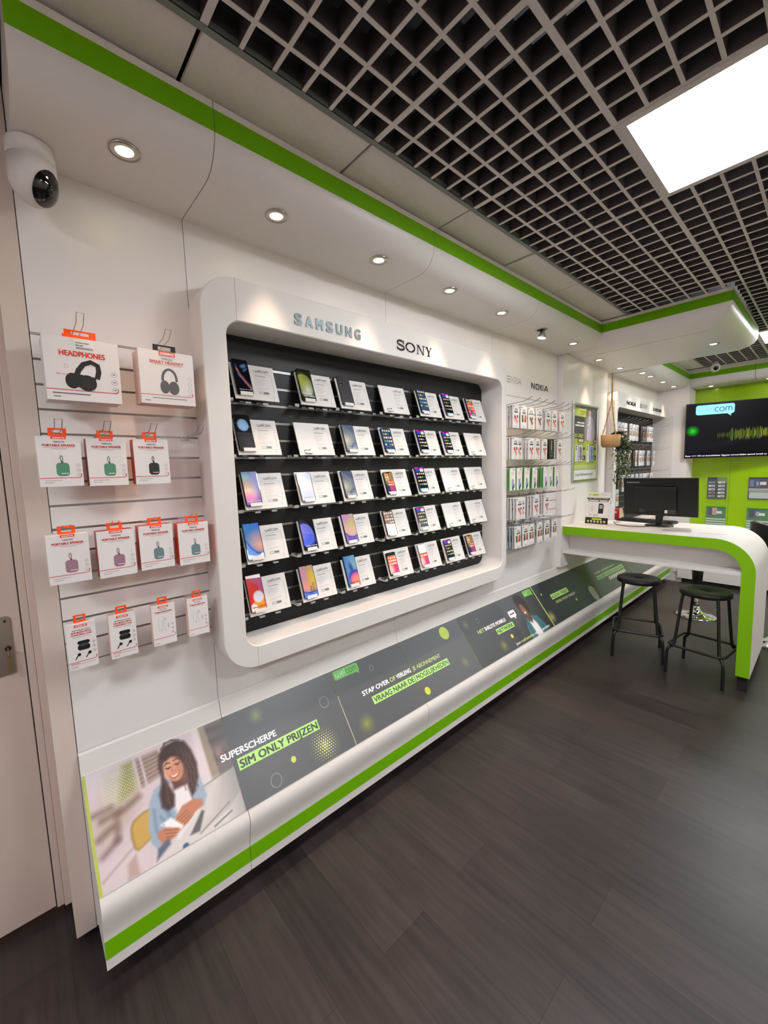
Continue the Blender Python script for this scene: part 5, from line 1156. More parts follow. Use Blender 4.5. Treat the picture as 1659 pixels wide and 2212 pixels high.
# ================================================================== SCREEN PROTECTOR PACKS
def glass_pack(kind, wdt=0.086, h=0.165):
    """thin hanging pack, origin at top centre of its back, parts body + print"""
    t = thing('screen_protector_pack', 'x', 'package')
    side = {'red': WCARD, 'orange': WCARD, 'green': mat('green_card', (70, 140, 56), 0.45), 'black': mat('black_card', (24, 22, 24), 0.4), 'grey': mat('grey_card', (150, 156, 164), 0.45), 'teal': WCARD}[kind]
    MB().box((0, -wdt/2, -h), (0.009, wdt/2, 0), side).build('carton', t, bevel=0.001)
    A = Art((0.0096, -wdt/2, -h), (0, 1, 0), (0, 0, 1)); w_ = wdt
    if kind == 'black':
        A.rect(0, 0, w_, h, (26, 24, 26), 1); A.rrect(w_*0.42, h*0.45, w_*0.62, h*0.80, 0.004, (214, 110, 130), 2); A.rect(w_*0.3, h*0.28, w_*0.7, h*0.42, (70, 68, 70), 2); A.words(w_*0.3, h*0.15, w_*0.4, h*0.03, (160, 158, 158), 2, 2); A.rect(w_*0.45, h*0.83, w_*0.6, h*0.9, (220, 218, 216), 2)
    else:
        A.rect(0, 0, w_, h, (236, 230, 228) if kind not in ('grey', 'orange2') else (206, 212, 220), 1)
        if kind == 'green':
            A.rect(0, 0, w_*0.08, h, (110, 176, 80), 2); A.rect(0, 0, w_, h*0.05, (200, 226, 200), 2); A.rect(w_*0.36, h*0.18, w_*0.72, h*0.52, (176, 160, 190), 2); A.poly([(w_*0.38, h*0.12), (w_*0.8, h*0.12), (w_*0.8, h*0.34), (w_*0.55, h*0.22)], (60, 108, 112), 3); A.rect(w_*0.46, h*0.03, w_*0.66, h*0.14, (24, 40, 44), 3)
            for k in range(3): A.rect(w_*0.28, h*(0.72+0.05*k), w_*0.76, h*(0.735+0.05*k), (206, 150, 150), 2)
            A.rect(w_*0.62, h*0.90, w_*0.78, h*0.96, (110, 110, 112), 2)
        else:
            A.rect(w_*0.05, h*0.90, w_*0.18, h*0.96, (60, 62, 66), 2)
            tc = (46, 52, 66) if kind != 'teal' else (70, 120, 136)
            A.words(w_*0.30, h*0.815, w_*0.42, h*0.025, tc, 2, 2); A.words(w_*0.26, h*0.765, w_*0.52, h*0.025, tc, 2, 2); A.poly([(w_*0.2, h*0.66), (w_*0.84, h*0.66), (w_*0.80, h*0.73), (w_*0.22, h*0.72)], (56, 62, 74) if kind != 'teal' else (76, 130, 150), 2)
            if kind == 'teal': A.rect(w_*0.0, h*0.66, w_, h*0.70, (90, 128, 150), 2)
            if kind in ('red', 'teal'):
                rc = (196, 64, 72) if kind == 'red' else (120, 66, 82)
                A.poly([(w_*0.16, h*0.50), (w_*0.34, h*0.58), (w_*0.80, h*0.28), (w_*0.66, h*0.17)], rc, 3); A.poly([(w_*0.40, h*0.42), (w_*0.55, h*0.50), (w_*0.80, h*0.28), (w_*0.66, h*0.17)], (232, 140, 132) if kind == 'red' else (150, 90, 104), 4)
                A.stroke([(w_*0.10, h*0.44), (w_*0.60, h*0.09), (w_*0.82, h*0.24)], 0.0018, (70, 50, 56), 3); A.disc(w_*0.70, h*0.50, w_*0.10, h*0.075, (52, 56, 66), 5, 12)
            else:
                A.rect(w_*0.14, h*0.28, w_*0.34, h*0.60, (22, 22, 24), 2); A.rect(w_*0.34, h*0.28, w_*0.70, h*0.62, (232, 186, 150), 2); A.poly([(w_*0.38, h*0.3), (w_*0.66, h*0.3), (w_*0.54, h*0.52)], (220, 110, 70), 3); A.rect(w_*0.70, h*0.28, w_*0.86, h*0.60, (22, 22, 24), 2)
            for q_ in range(5): A.rect(w_*(0.26+0.11*q_), h*0.045, w_*(0.29+0.11*q_+0.02*(q_ % 2)), h*(0.08+0.012*(q_ % 2)), (84, 84, 90), 2)
    A.build('printed_front', t); 
    return t
PROTO = {k: glass_pack(k) for k in ('red', 'orange', 'teal', 'green', 'black', 'grey')}
USED = set()
def place_pack(kind, x, y, z, label, group, ry=0, rz=0):
    if kind in USED: r = dup(PROTO[kind], (x, y, z), label)
    else: r = PROTO[kind]; r.location = (x, y, z); r['label'] = label; USED.add(kind)
    r.rotation_euler = (R(ry), 0, R(rz)); r['group'] = group
    return r
lh = MB(); lh.tube([(-0.004, -0.0035, 0), (0.20, -0.0035, 0.008), (0.245, -0.0035, 0.02), (0.275, -0.004, 0.034), (0.278, 0.0, 0.036), (0.275, 0.004, 0.034), (0.245, 0.0035, 0.02), (0.20, 0.0035, 0.008), (-0.004, 0.0035, 0)], 0.0014, WIRE, 6)
lh.box((-0.003, -0.012, -0.012), (0.001, 0.012, 0.005), WIRE)
LH = lh.build('wire_hook'); LHU = [False]
def long_hook(x, y, z, label, group, sc=1.0):
    if not LHU[0]: o = LH; LHU[0] = True
    else: o = LH.copy(); COL.objects.link(o)
    o.location = (x, y, z); o.scale = (sc, 1, 1); return tag(o, label, 'hook', group)
HG1 = 'long wire hooks of the screen protector wall'
PG1 = 'screen protector packs beside the large frame'
R1 = [('red', 2.742), ('orange', 2.862), ('teal', 2.972), ('teal', 3.092), ('red', 3.25), ('red', 3.35), ('red', 3.48)]
R2 = [('red', 2.742), ('red', 2.83), ('red', 2.96), ('red', 3.08), ('red', 3.20), ('black', 3.31), ('red', 3.465)]
R3 = [('green', 2.70), ('green', 2.795), ('green', 2.91), ('green', 3.02), ('green', 3.20), ('green', 3.30), ('green', 3.40)]
R4 = [('red', 2.79), ('red', 2.85), ('red', 3.05), ('red', 3.225)]
R5 = [('orange', 2.775), ('orange', 2.885), ('orange', 2.985), ('orange', 3.12), ('orange', 3.24), ('orange', 3.395)]
TOPS = [2.145, 1.912, 1.682, 1.458, 1.238]
rn = ['top', 'second', 'third', 'fourth', 'lowest']
cn = {'red': 'red phone picture pack', 'orange': 'orange and black picture pack', 'teal': 'teal banded pack', 'green': 'green edged pack', 'black': 'black pack'}
rnd = random.Random(11)
for ri, row in enumerate((R1, R2, R3, R4, R5)):
    for ci, (kd, yl) in enumerate(row):
        xf = 0.135+0.012*rnd.random() - (0.012 if ci == 1 and ri == 1 else 0)
        yc = yl+0.043; z = TOPS[ri]
        if ri in (0, 1) and ci in (1,) and ri == 1: xf -= 0.02
        place_pack(kd, xf, yc, z, '%s, %s from left, %s row beside the big frame' % (cn[kd], ORD[ci], rn[ri]), PG1, ry=rnd.uniform(-2.5, 2.5) if ri != 2 else (-3 if ci in (2, 3) else 0))
        nb = 3 if ri in (2, 3, 4) else 2
        for q in range(nb):
            place_pack('grey' if ri == 4 else kd, xf-0.02-0.022*q, yc-0.004*(q+1)+rnd.uniform(-0.004, 0.004), z-0.001*q, '%s %s behind the %s front pack, %s row' % ({'red': 'white pack', 'orange': 'white pack', 'teal': 'white pack', 'green': 'green pack', 'black': 'black pack'}[kd] if ri != 4 else 'grey card pack', ['directly', 'second', 'third'][q], ORD[ci], rn[ri]), 'packs behind the front ones beside the large frame', ry=rnd.uniform(-2, 2))
        hz = ZT+GP-GP*3*(ri+0)-GP
        long_hook(0.0, yc, z+0.008, 'long wire hook, number %s from left in the %s row beside the big frame' % (ORD[ci], rn[ri]), HG1)
for q, (y, ri) in enumerate(((3.60, 0), (3.60, 1), (3.58, 2), (3.40, 3), (3.52, 3), (3.52, 4))):
    long_hook(0.0, y, TOPS[ri]+0.008, ['empty long hook at the right end of the top row', 'empty long hook at the right end of the second row', 'empty long hook at the right end of the third row', 'empty long hook after the last pack of the fourth row', 'empty long hook at the right end of the fourth row', 'empty long hook at the right end of the lowest row'][q], HG1)
# far display packs
PG2 = 'accessory packs in the far display frame'; HG2 = 'wire hooks of the far display frame'
FR = [(2.15, [4.98, 5.10, 5.22, 5.36, 5.51, 5.63, 5.78, 6.02, 6.11, 6.24]), (1.845, [5.13, 5.24, 5.34, 5.50, 5.60, 5.80, 5.90, 6.08, 6.30]), (1.555, [5.06, 5.22, 5.36, 5.52, 5.66, 5.80, 5.93, 6.06, 6.28]), (1.40, [5.00])]
for ri, (zt, ysl) in enumerate(FR):
    for ci, y in enumerate(ysl):
        kd = ['grey', 'grey', 'teal', 'grey', 'orange', 'grey', 'black', 'grey', 'teal', 'grey'][(ci+ri*3) % 10]
        place_pack(kd, 0.085+0.02*rnd.random(), y+0.05, zt, 'slim %s pack, %s from left in the %s row of the far frame' % ({'grey': 'white and grey', 'teal': 'teal banded', 'orange': 'orange pictured', 'black': 'black'}[kd], (ORD+['eighth', 'ninth', 'tenth'])[ci], rn[ri]), PG2, ry=rnd.uniform(-2, 2)).scale = (1, 1.1, 1.16)
        place_pack('grey' if kd != 'black' else 'black', 0.05, y+0.046, zt, 'pack directly behind the %s from left, %s row of the far frame' % ((ORD+['eighth', 'ninth', 'tenth'])[ci], rn[ri]), 'packs behind the front ones in the far frame').scale = (1, 1.1, 1.16)
        long_hook(-0.0445, y+0.05, zt+0.01, 'wire hook, %s from left in the %s row of the far frame' % ((ORD+['eighth', 'ninth', 'tenth'])[ci], rn[ri]), HG2, 0.95)
for q, zt in enumerate((2.16, 1.855, 1.565)): long_hook(-0.0445, 6.62, zt, 'empty wire hook at the right end, %s row of the far frame' % rn[q], HG2, 0.95)

# ================================================================== COUNTER
ct = thing('service_counter', 'white counter with a wide bright green rounded front edge', 'counter', (0, 0, 0))
CY0, CY1 = 3.80, 4.61; CT = 1.122; CX = 1.418; TH = 0.078
def cprof(x0, t, off=0.0):
    ro, ri = 0.235, 0.16
    out = [(x0, CT-off)]+[(CX-ro+(ro-off)*math.sin(R(a)), CT-ro+(ro-off)*math.cos(R(a))) for a in range(0, 91, 9)]+[(CX-off, 0.12+0.0)]
    ix = CX-t
    inn = [(ix, 0.12)]+[(ix-ri+ri*math.cos(R(a)), CT-t-ri+ri*math.sin(R(a))) for a in range(0, 91, 10)]+[(x0, CT-t)]
    return out+inn
ob = MB().prism(cprof(0.052, TH), 1, CY0+0.003, CY1, WHITE2).build('worktop', ct)
for p in ob.data.polygons:
    if abs(p.normal.y) < 0.5: p.use_smooth = True
md = ob.modifiers.new('es', 'EDGE_SPLIT'); md.split_angle = R(25)
gp_ = cprof(0.052, TH); gp_[0] = (0.052, CT-0.001); 
mb = MB().prism(gp_, 1, CY0, CY0+0.003, GREEN2); mb.face([(0.052, CY0, CT), (0.02, CY0-0.0, CT-0.004), (0.02, CY0, CT-TH+0.003), (0.052, CY0, CT-TH)], GREEN2)
mb.build('green_edge', ct, 'bright green front edge band')
MB().box((0.052, CY0+0.008, 0.862), (CX-TH-0.001, CY0+0.17, 0.890), WHITE2).build('shelf', ct, bevel=0.002)
MB().box((0.053, CY0+0.155, 0.8905), (CX-TH-0.001, CY0+0.172, CT-TH-0.0005), WHITE2).build('modesty_panel', ct)
MB().box((CX-TH+0.01, CY0+0.03, 0.0), (CX-0.012, CY1-0.03, 0.12), DARK).build('plinth', ct, 'black recessed foot')
A = Art((0, 0, CT+0.0004), (1, 0, 0), (0, 1, 0)); A.poly([(0.80, 3.99), (0.99, 4.01), (0.98, 4.13), (0.79, 4.10)], (176, 174, 166), 1); A.poly([(1.05, 4.02), (1.22, 4.05), (1.22, 4.06), (1.05, 4.03)], (120, 110, 96), 1); A.build('worktop_marks', ct)
# back bench at the end wall
bb = thing('back_bench', 'low white bench cabinet along the green wall behind the counter', 'cabinet', (0, 0, 0))
MB().box((0.372, 6.845, 0.062), (2.6, 7.235, 0.62), WHITE2).box((0.322, 6.845, 0.062), (0.372, 6.868, 0.62), WHITE2).build('body', bb)
MB().box((0.374, 6.865, 0.0), (2.6, 7.2, 0.062), DARK).build('plinth', bb)
MB().box((0.262, 6.857, 0.14), (0.320, 6.868, 0.7), WHITE2).build('filler_strip', bb)

# ------------------------------------------------------------------ stools
def make_stool():
    t = thing('black_stool', 'x', 'stool', group='black round metal stools at the counter')
    mb = MB(); rs = 0.168; zt = 0.685; n = 36; seg = []
    hole = [(0.038*math.cos(2*math.pi*k/n), 0.015*math.sin(2*math.pi*k/n)) for k in range(n)]
    rings = [(hole, zt-0.006), ([(0.045*math.cos(2*math.pi*k/n), 0.02*math.sin(2*math.pi*k/n)) for k in range(n)], zt-0.004), ([(0.12*math.cos(2*math.pi*k/n), 0.12*math.sin(2*math.pi*k/n)) for k in range(n)], zt-0.003), ([((rs-0.012)*math.cos(2*math.pi*k/n), (rs-0.012)*math.sin(2*math.pi*k/n)) for k in range(n)], zt),
             ([((rs-0.003)*math.cos(2*math.pi*k/n), (rs-0.003)*math.sin(2*math.pi*k/n)) for k in range(n)], zt-0.002), ([(rs*math.cos(2*math.pi*k/n), rs*math.sin(2*math.pi*k/n)) for k in range(n)], zt-0.008), ([(rs*math.cos(2*math.pi*k/n), rs*math.sin(2*math.pi*k/n)) for k in range(n)], zt-0.034), ([((rs-0.004)*math.cos(2*math.pi*k/n), (rs-0.004)*math.sin(2*math.pi*k/n)) for k in range(n)], zt-0.036), ([((rs-0.006)*math.cos(2*math.pi*k/n), (rs-0.006)*math.sin(2*math.pi*k/n)) for k in range(n)], zt-0.012), (hole, zt-0.012)]
    vs = [(x, y, z) for lp, z in rings for x, y in lp]; m_ = len(rings)
    mb.faces(vs, [(i*n+k, i*n+(k+1) % n, ((i+1) % m_)*n+(k+1) % n, ((i+1) % m_)*n+k) for i in range(m_) for k in range(n)], BLACKM, True)
    mb.build('seat', t)
    for q in range(4):
        a = R(45+90*q); c, s_ = math.cos(a), math.sin(a)
        def P(r, z): return (r*c, r*s_, z)
        lg = MB(); lg.tube([P(0.1565, zt-0.012), P(0.159, zt-0.05), P(0.166, zt-0.085), P(0.185, 0.42), P(0.203, 0.262), P(0.207, 0.242), P(0.220, 0.222), P(0.246, 0.206), P(0.256, 0.188), P(0.259, 0.16), P(0.262, 0.005)], 0.0112, BLACKM, 12)
        lg.tube([P(0.262, 0.0), P(0.262, 0.02)], 0.0125, BLACK, 12)
        lg.build('leg', t)
    pts = []
    for q in range(4):
        a0 = 45+90*q
        for d in (-13, -6.5, 0, 6.5, 13):
            rr = 0.236 if d == 0 else (0.232 if abs(d) < 7 else 0.216)
            pts.append((rr*math.cos(R(a0+d)), rr*math.sin(R(a0+d)), 0.236))
    MB().tube(pts, 0.0095, BLACKM, 10, closed=True).build('foot_ring', t)
    return t
st = make_stool(); st.location = (0.632, 4.033, 0); st.rotation_euler = (0, 0, R(17)); st['label'] = 'black round metal stool standing nearer to the left wall'
dup(st, (1.118, 3.955, 0), 'black round metal stool beside the green counter leg', R(-7))

# ------------------------------------------------------------------ chrome bar stool + chair behind the counter
t = thing('bar_stool', 'chrome trumpet based swivel stool seen through the counter opening', 'stool', (0.80, 5.45, 0))
MB().lathe([(0.0, 0.0), (0.185, 0.0), (0.19, 0.004), (0.187, 0.009), (0.15, 0.016), (0.09, 0.030), (0.055, 0.05), (0.036, 0.08), (0.029, 0.115), (0.0, 0.115)], (0, 0, 0), CHROME, 48).build('base', t, 'shiny chrome base plate')
MB().lathe([(0.022, 0.11), (0.022, 0.40), (0.0, 0.40)], (0, 0, 0), CHROME, 20).build('column', t)
MB().lathe([(0.030, 0.10), (0.030, 0.125), (0.0, 0.125)], (0, 0, 0), BLACK, 20).build('collar', t)
MB().lathe([(0.0, 0.33), (0.042, 0.33), (0.058, 0.60), (0.0, 0.60)], (0, 0, 0), BLACK, 24).build('gas_lift_cover', t)
MB().lathe([(0.0, 0.60), (0.19, 0.61), (0.205, 0.64), (0.20, 0.68), (0.17, 0.695), (0.0, 0.69)], (0, 0, 0), BLACK, 36).build('seat', t)
MB().tube([(0.0, -0.02, 0.30), (-0.08, -0.13, 0.285), (0.0, -0.20, 0.28), (0.08, -0.13, 0.285), (0.0, -0.02, 0.30)], 0.008, CHROME, 10).build('foot_rest', t)
t = thing('bar_chair', 'black chair with a curved chrome trimmed back behind the right counter corner', 'chair', (1.48, 5.05, 0))
MB().lathe([(0.0, 0.0), (0.2, 0.0), (0.2, 0.008), (0.09, 0.03), (0.03, 0.09), (0.0, 0.09)], (0, 0, 0), CHROME, 36).build('base', t)
MB().lathe([(0.028, 0.08), (0.028, 0.74), (0.0, 0.74)], (0, 0, 0), CHROME, 18).build('column', t)
MB().lathe([(0.0, 0.74), (0.2, 0.745), (0.225, 0.78), (0.21, 0.82), (0.0, 0.815)], (0, 0, 0), BLACK, 32).build('seat', t)
mb = MB(); pts = [(0.235*math.cos(R(a)), 0.235*math.sin(R(a)), 1.075+0.055*math.sin(R((a-130)*1.2))) for a in range(130, 281, 10)]
ob_ = [(x, y, z) for x, y, z in pts]; inn = [(x*0.86, y*0.86, z) for x, y, z in pts]; lo_o = [(x, y, 0.86) for x, y, z in pts]; lo_i = [(x*0.86, y*0.86, 0.86) for x, y, z in pts]; n = len(pts)
mb.faces(ob_+inn+lo_i+lo_o, [(r_*n+i, r_*n+i+1, ((r_+1) % 4)*n+i+1, ((r_+1) % 4)*n+i) for r_ in range(4) for i in range(n-1)]+[(0, n, 2*n, 3*n), (n-1, 4*n-1, 3*n-1, 2*n-1)], BLACK, False)
mb.build('backrest', t); MB().tube([(x*0.93, y*0.93, z+0.004) for x, y, z in pts], 0.007, CHROME, 8).build('chrome_trim', t)

# ------------------------------------------------------------------ things on the counter
mo = thing('computer_monitor', 'black computer monitor seen from behind on the white counter', 'monitor', (0.704, 4.25, CT))
mb = MB(); tl = math.atan2(0.05, 0.33)
Mx = Matrix.Rotation(tl, 3, 'X')
def mbox(a, b, m, name, parent, lab=None, bev=0.003):
    q = MB().box(a, b, m); q.v = [tuple(Mx @ Vector(p)+Vector((0, 0.04, 0.092))) for p in q.v]
    return q.build(name, parent, lab, bevel=bev)
mbox((-0.284, 0.0, 0), (0.284, 0.022, 0.343), BLACK, 'housing', mo)
mbox((-0.278, 0.0222, 0.014), (0.278, 0.024, 0.336), GLOSSB, 'screen', mo, bev=0)
mbox((-0.185, -0.026, 0.045), (0.135, 0.0, 0.27), BLACK, 'rear_bulge', mo, bev=0.008)
q = MB().box((-0.185, -0.0275, 0.245), (0.135, -0.0255, 0.262), DARK); q.v = [tuple(Mx @ Vector(p)+Vector((0, 0.04, 0.092))) for p in q.v]; q.build('vent_strip', mo)
A = Art((0, 0, 0), (1, 0, 0), (0, 0, 1)); A.text('Lenovo', -0.252, 0.300, 0.017, (180, 180, 180), 1, 0.01, 0.10); 
for k in range(4): A.rect(-0.15, 0.035+0.009*k, -0.15+0.05-0.006*k, 0.038+0.009*k, (96, 96, 96), 1); A.rect(0.055, 0.030+0.01*k, 0.055+0.08-0.01*(k % 2), 0.034+0.01*k, (104, 104, 104), 1)
A.mb.v = [tuple(Mx @ (Vector(p)+Vector((0, -0.0282 if (p[2] < 0.2) else -0.0006, 0)))+Vector((0, 0.04, 0.092))) for p in A.mb.v]; A.build('rear_lettering', mo, 'small grey maker lettering')
MB().box((-0.028, 0.035, 0.01), (0.028, 0.062, 0.19), BLACK).build('stand_neck', mo, bevel=0.006)
MB().lathe([(0.0, 0.0), (0.112, 0.0), (0.113, 0.004), (0.105, 0.009), (0.04, 0.014), (0.0, 0.014)], (0.0, 0.05, 0.0), BLACK, 36, 1, 0.8).build('stand_base', mo)
MB().box((0.052, -0.012, 0.122), (0.070, 0.006, 0.148), WCARD).build('video_plug', mo, 'white video plug', bevel=0.002)
MB().tube([(0.06, -0.003, 0.124), (0.055, 0.0, 0.105), (0.035, 0.02, 0.085), (0.02, 0.03, 0.06)], 0.0022, BLACK, 6).build('video_cable', mo)
kb = thing('keyboard', 'long flat black keyboard lying behind the monitor stand', 'keyboard', (0.545, 4.50, CT+0.0005), R(-8))
MB().prism([(-0.07, 0.0), (0.07, 0.0), (0.07, 0.022), (-0.07, 0.012)], 0, -0.245, 0.245, BLACK).build('case', kb, bevel=0.003)
mb = MB()
for r_ in range(5):
    for c_ in range(18):
        x = -0.232+c_*0.026; y = -0.058+r_*0.025; z = 0.0125+(y+0.07)/0.14*0.010
        mb.box((x, y, z), (x+0.021, y+0.020, z+0.005), BLACKM)
mb.build('keys', kb)
cb = MB().tube([(0.34, 4.27, CT+0.0035), (0.40, 4.15, CT+0.0035), (0.52, 4.09, CT+0.0035), (0.60, 4.12, CT+0.0035), (0.655, 4.20, CT+0.0035), (0.665, 4.24, CT+0.004)], 0.003, BLACK, 8).build('black_cable'); tag(cb, 'black cable snaking over the counter between the sign and the monitor', 'cable')
cb = MB().tube([(0.30, 4.36, CT+0.003), (0.34, 4.31, CT+0.003), (0.36, 4.36, CT+0.003)], 0.0025, BLACK, 8).build('black_cable'); tag(cb, 'short black cable running into the left end of the keyboard', 'cable')
# price sign
sg = thing('counter_sign', 'white sim card offer sign with black footer leaning on the counter', 'sign', (0.128, 4.115, CT), R(-2))
v_ = Vector((0, 0.06, 0.30)).normalized(); mb = MB(); n_ = Vector((1, 0, 0)).cross(v_)
hh = 0.306; W_ = 0.208; P = lambda a, b, n: Vector((1, 0, 0))*a+v_*b+n_*n
q = [P(a, b, n) for n in (-0.004, 0) for b in (0, hh) for a in (0, W_)]
mb.faces(q, [(0, 2, 3, 1), (4, 5, 7, 6), (0, 1, 5, 4), (1, 3, 7, 5), (3, 2, 6, 7), (2, 0, 4, 6)], WCARD); mb.build('board', sg)
MB().box((0.03, 0.06, 0.0), (0.17, 0.064, 0.20), WCARD).box((0.03, 0.02, 0.0), (0.17, 0.062, 0.004), WCARD).build('rear_strut', sg)
A = Art(P(0, 0, 0.0004), (1, 0, 0), v_); LM = (200, 212, 60); BKK = (26, 26, 26)
A.rect(0, 0, W_, 0.062, BKK, 1); A.rect(0.06, 0.040, 0.15, 0.054, LM, 2)
for k in range(6): A.disc(0.028+0.030*k, 0.025, 0.0095, 0.0095, (226, 232, 150), 2, 16); A.rect(0.020+0.030*k, 0.008, 0.036+0.030*k, 0.0105, (180, 180, 170), 2); A.rect(0.025+0.030*k, 0.023, 0.031+0.030*k, 0.028, BKK, 3)
A.rrect(0.012, 0.270, 0.105, 0.293, 0.005, LM, 1); A.logo(0.019, 0.276, 0.0105, (240, 244, 220), (40, 50, 30), 2, 0.16)
A.rect(0.125, 0.286, 0.175, 0.288, (150, 148, 146), 1); A.rect(0.125, 0.278, 0.192, 0.280, (150, 148, 146), 1)
A.rect(0.0, 0.236, W_, 0.252, BKK, 1); A.words(0.014, 0.2405, 0.178, 0.0070, (150, 160, 70), 2, 4); A.rect(0.012, 0.215, 0.196, 0.234, BKK, 1); A.words(0.018, 0.2195, 0.172, 0.0095, (232, 232, 228), 2, 2)
A.stroke([(0.03, 0.10), (0.03, 0.19), (0.045, 0.20), (0.08, 0.20), (0.08, 0.10), (0.03, 0.10)], 0.0012, (196, 160, 156), 1)
for k in range(4): A.rect(0.045, 0.165-0.014*k, 0.07-0.004*(k % 2), 0.168-0.014*k, (110, 106, 106), 1)
A.poly([(0.112, 0.102), (0.158, 0.102), (0.158, 0.186), (0.146, 0.198), (0.112, 0.198)], BKK, 1)
for k in range(3): A.rect(0.121, 0.150+0.012*k, 0.149, 0.158+0.012*k, (200, 200, 196), 2)
A.words(0.028, 0.084, 0.026, 0.005, (110, 106, 106), 1, 2); A.text('30', 0.068, 0.070, 0.026, (150, 160, 70), 1, 0.004, 0.045); A.text(',-', 0.116, 0.070, 0.014, (150, 160, 70), 1, 0.0, 0.014)
A.build('printed_front', sg)
t = thing('spray_bottle', 'white plastic bottle standing behind the sign on the counter', 'bottle', (0.235, 4.48, CT))
MB().lathe([(0.0, 0.0), (0.034, 0.0), (0.036, 0.01), (0.036, 0.13), (0.03, 0.15), (0.014, 0.165), (0.012, 0.175), (0.0, 0.175)], (0, 0, 0), mat('white_bottle_plastic', (222, 222, 224), 0.3), 24).build('body', t)
MB().lathe([(0.0, 0.17), (0.015, 0.17), (0.015, 0.19), (0.006, 0.195), (0.006, 0.215), (0.0, 0.215)], (0, 0, 0), WCARD, 16).box((-0.006, -0.03, 0.205), (0.006, 0.008, 0.216), WCARD).build('pump', t)
t = thing('red_can', 'red and white can behind the sign at the back of the counter', 'can', (0.262, 4.55, CT))
MB().lathe([(0.0, 0.0), (0.028, 0.0), (0.031, 0.005), (0.031, 0.105), (0.027, 0.115), (0.0, 0.115)], (0, 0, 0), mat('red_can_paint', (186, 24, 30), 0.35), 24).build('body', t)
A = Art((-0.016, -0.0318, 0.07), (1, 0, 0), (0, 0, 1)); A.rect(0, 0, 0.032, 0.018, (220, 190, 188), 1); A.build('label_print', t)
# leaflets leaning in the far niche
for k, (y, z, w_, h, ang, lb) in enumerate(((5.02, 0.964, 0.10, 0.36, 12, 'tall narrow white leaflet leaning in the far frame behind the monitor'), (5.20, 0.964, 0.14, 0.20, 8, 'white folded leaflet leaning at the far frame bottom, left'), (5.42, 0.964, 0.16, 0.18, 10, 'beige printed leaflet leaning at the far frame bottom, right'))):
    o = MB().box((0, 0, 0), (0.006, w_, h), WCARD if k < 2 else mat('beige_card', (196, 170, 150), 0.5)).build('leaflet'); o.location = (0.02, y, z); o.rotation_euler = (0, R(-ang), 0)
    tag(o, lb, 'leaflet')

# ================================================================== POSTER ON THE WALL
pf = thing('framed_poster', 'silver framed shop poster of a person in a grey jacket on green', 'poster', (0.0515, 3.965, 1.522))
W_, H_ = 0.605, 0.762; fw_ = 0.026
mb = MB()
for a in ((0, 0, W_, fw_), (0, H_-fw_, W_, H_), (0, fw_, fw_, H_-fw_), (W_-fw_, fw_, W_, H_-fw_)): mb.box((0, a[0], a[1]), (0.016, a[2], a[3]), ALU)
mb.build('frame', pf, 'silver snap frame', bevel=0.005)
MB().box((0, fw_, fw_), (0.006, W_-fw_, H_-fw_), WCARD).build('backing', pf)
A = Art((0.0065, fw_, fw_), (0, 1, 0), (0, 0, 1)); w_, h = W_-2*fw_, H_-2*fw_
A.rect(0, 0, w_, h, (226, 226, 228), 1); A.rect(0, h*0.13, w_, h, (168, 190, 60), 2); A.rect(0, h*0.56, w_, h, (74, 76, 76), 3)
A.rect(w_*0.02, h*0.86, w_*0.50, h*0.965, (196, 214, 66), 4); A.logo(w_*0.05, h*0.885, 0.037, (226, 234, 170), (50, 60, 36), 5, 0.2)
A.rect(w_*0.02, h*0.80, w_*0.42, h*0.845, (58, 60, 60), 4); A.words(w_*0.12, h*0.765, w_*0.30, 0.012, (236, 236, 236), 5, 2); A.words(w_*0.05, h*0.725, w_*0.37, 0.016, (236, 236, 236), 5, 2); A.text('SIM ONLY', w_*0.03, h*0.575, 0.036, (206, 220, 90), 5, 0.02, w_*0.36)
def person2(X, Y):
    p = Paint(X, Y, (100, 100, 98)); p.ell(0.5, 0.94, 0.14, 0.10, (60, 52, 48), 0.15); p.ell(0.5, 0.86, 0.11, 0.10, (196, 160, 140), 0.15)
    p.poly([(0.42, 0.75), (0.58, 0.75), (0.6, 0.82), (0.4, 0.82)], (182, 146, 128), 0.03)
    p.poly([(0.12, -0.1), (0.10, 0.4), (0.18, 0.66), (0.36, 0.78), (0.62, 0.78), (0.82, 0.66), (0.92, 0.38), (0.9, -0.1)], (150, 144, 158), 0.02)
    p.poly([(0.38, 0.5), (0.44, 0.77), (0.56, 0.77), (0.62, 0.5), (0.5, 0.3)], (204, 204, 214), 0.02); p.line(0.2, 0.6, 0.3, 0.1, 0.03, (120, 114, 126), 0.03); p.line(0.78, 0.6, 0.7, 0.1, 0.03, (120, 114, 126), 0.03)
    p.poly([(0.42, -0.02), (0.66, -0.02), (0.66, 0.5), (0.42, 0.5)], (186, 180, 206), 0.015); p.poly([(0.30, 0.04), (0.42, 0.04), (0.42, 0.52), (0.30, 0.52)], (214, 214, 222), 0.015); p.ell(0.36, 0.46, 0.03, 0.02, (40, 40, 44), 0.2); p.ell(0.36, 0.40, 0.03, 0.02, (40, 40, 44), 0.2)
    return p.C
A.image(w_*0.40, h*0.53, w_*0.92, h*0.985, 40, 60, person2, 4)
A.rect(w_*0.16, h*0.505, w_*0.42, h*0.565, (70, 72, 66), 6); A.rect(w_*0.19, h*0.515, w_*0.39, h*0.552, (196, 196, 196), 7); A.rect(w_*0.86, h*0.51, w_*0.99, h*0.56, (70, 72, 66), 6); A.rect(w_*0.88, h*0.52, w_*0.97, h*0.55, (206, 206, 206), 7)
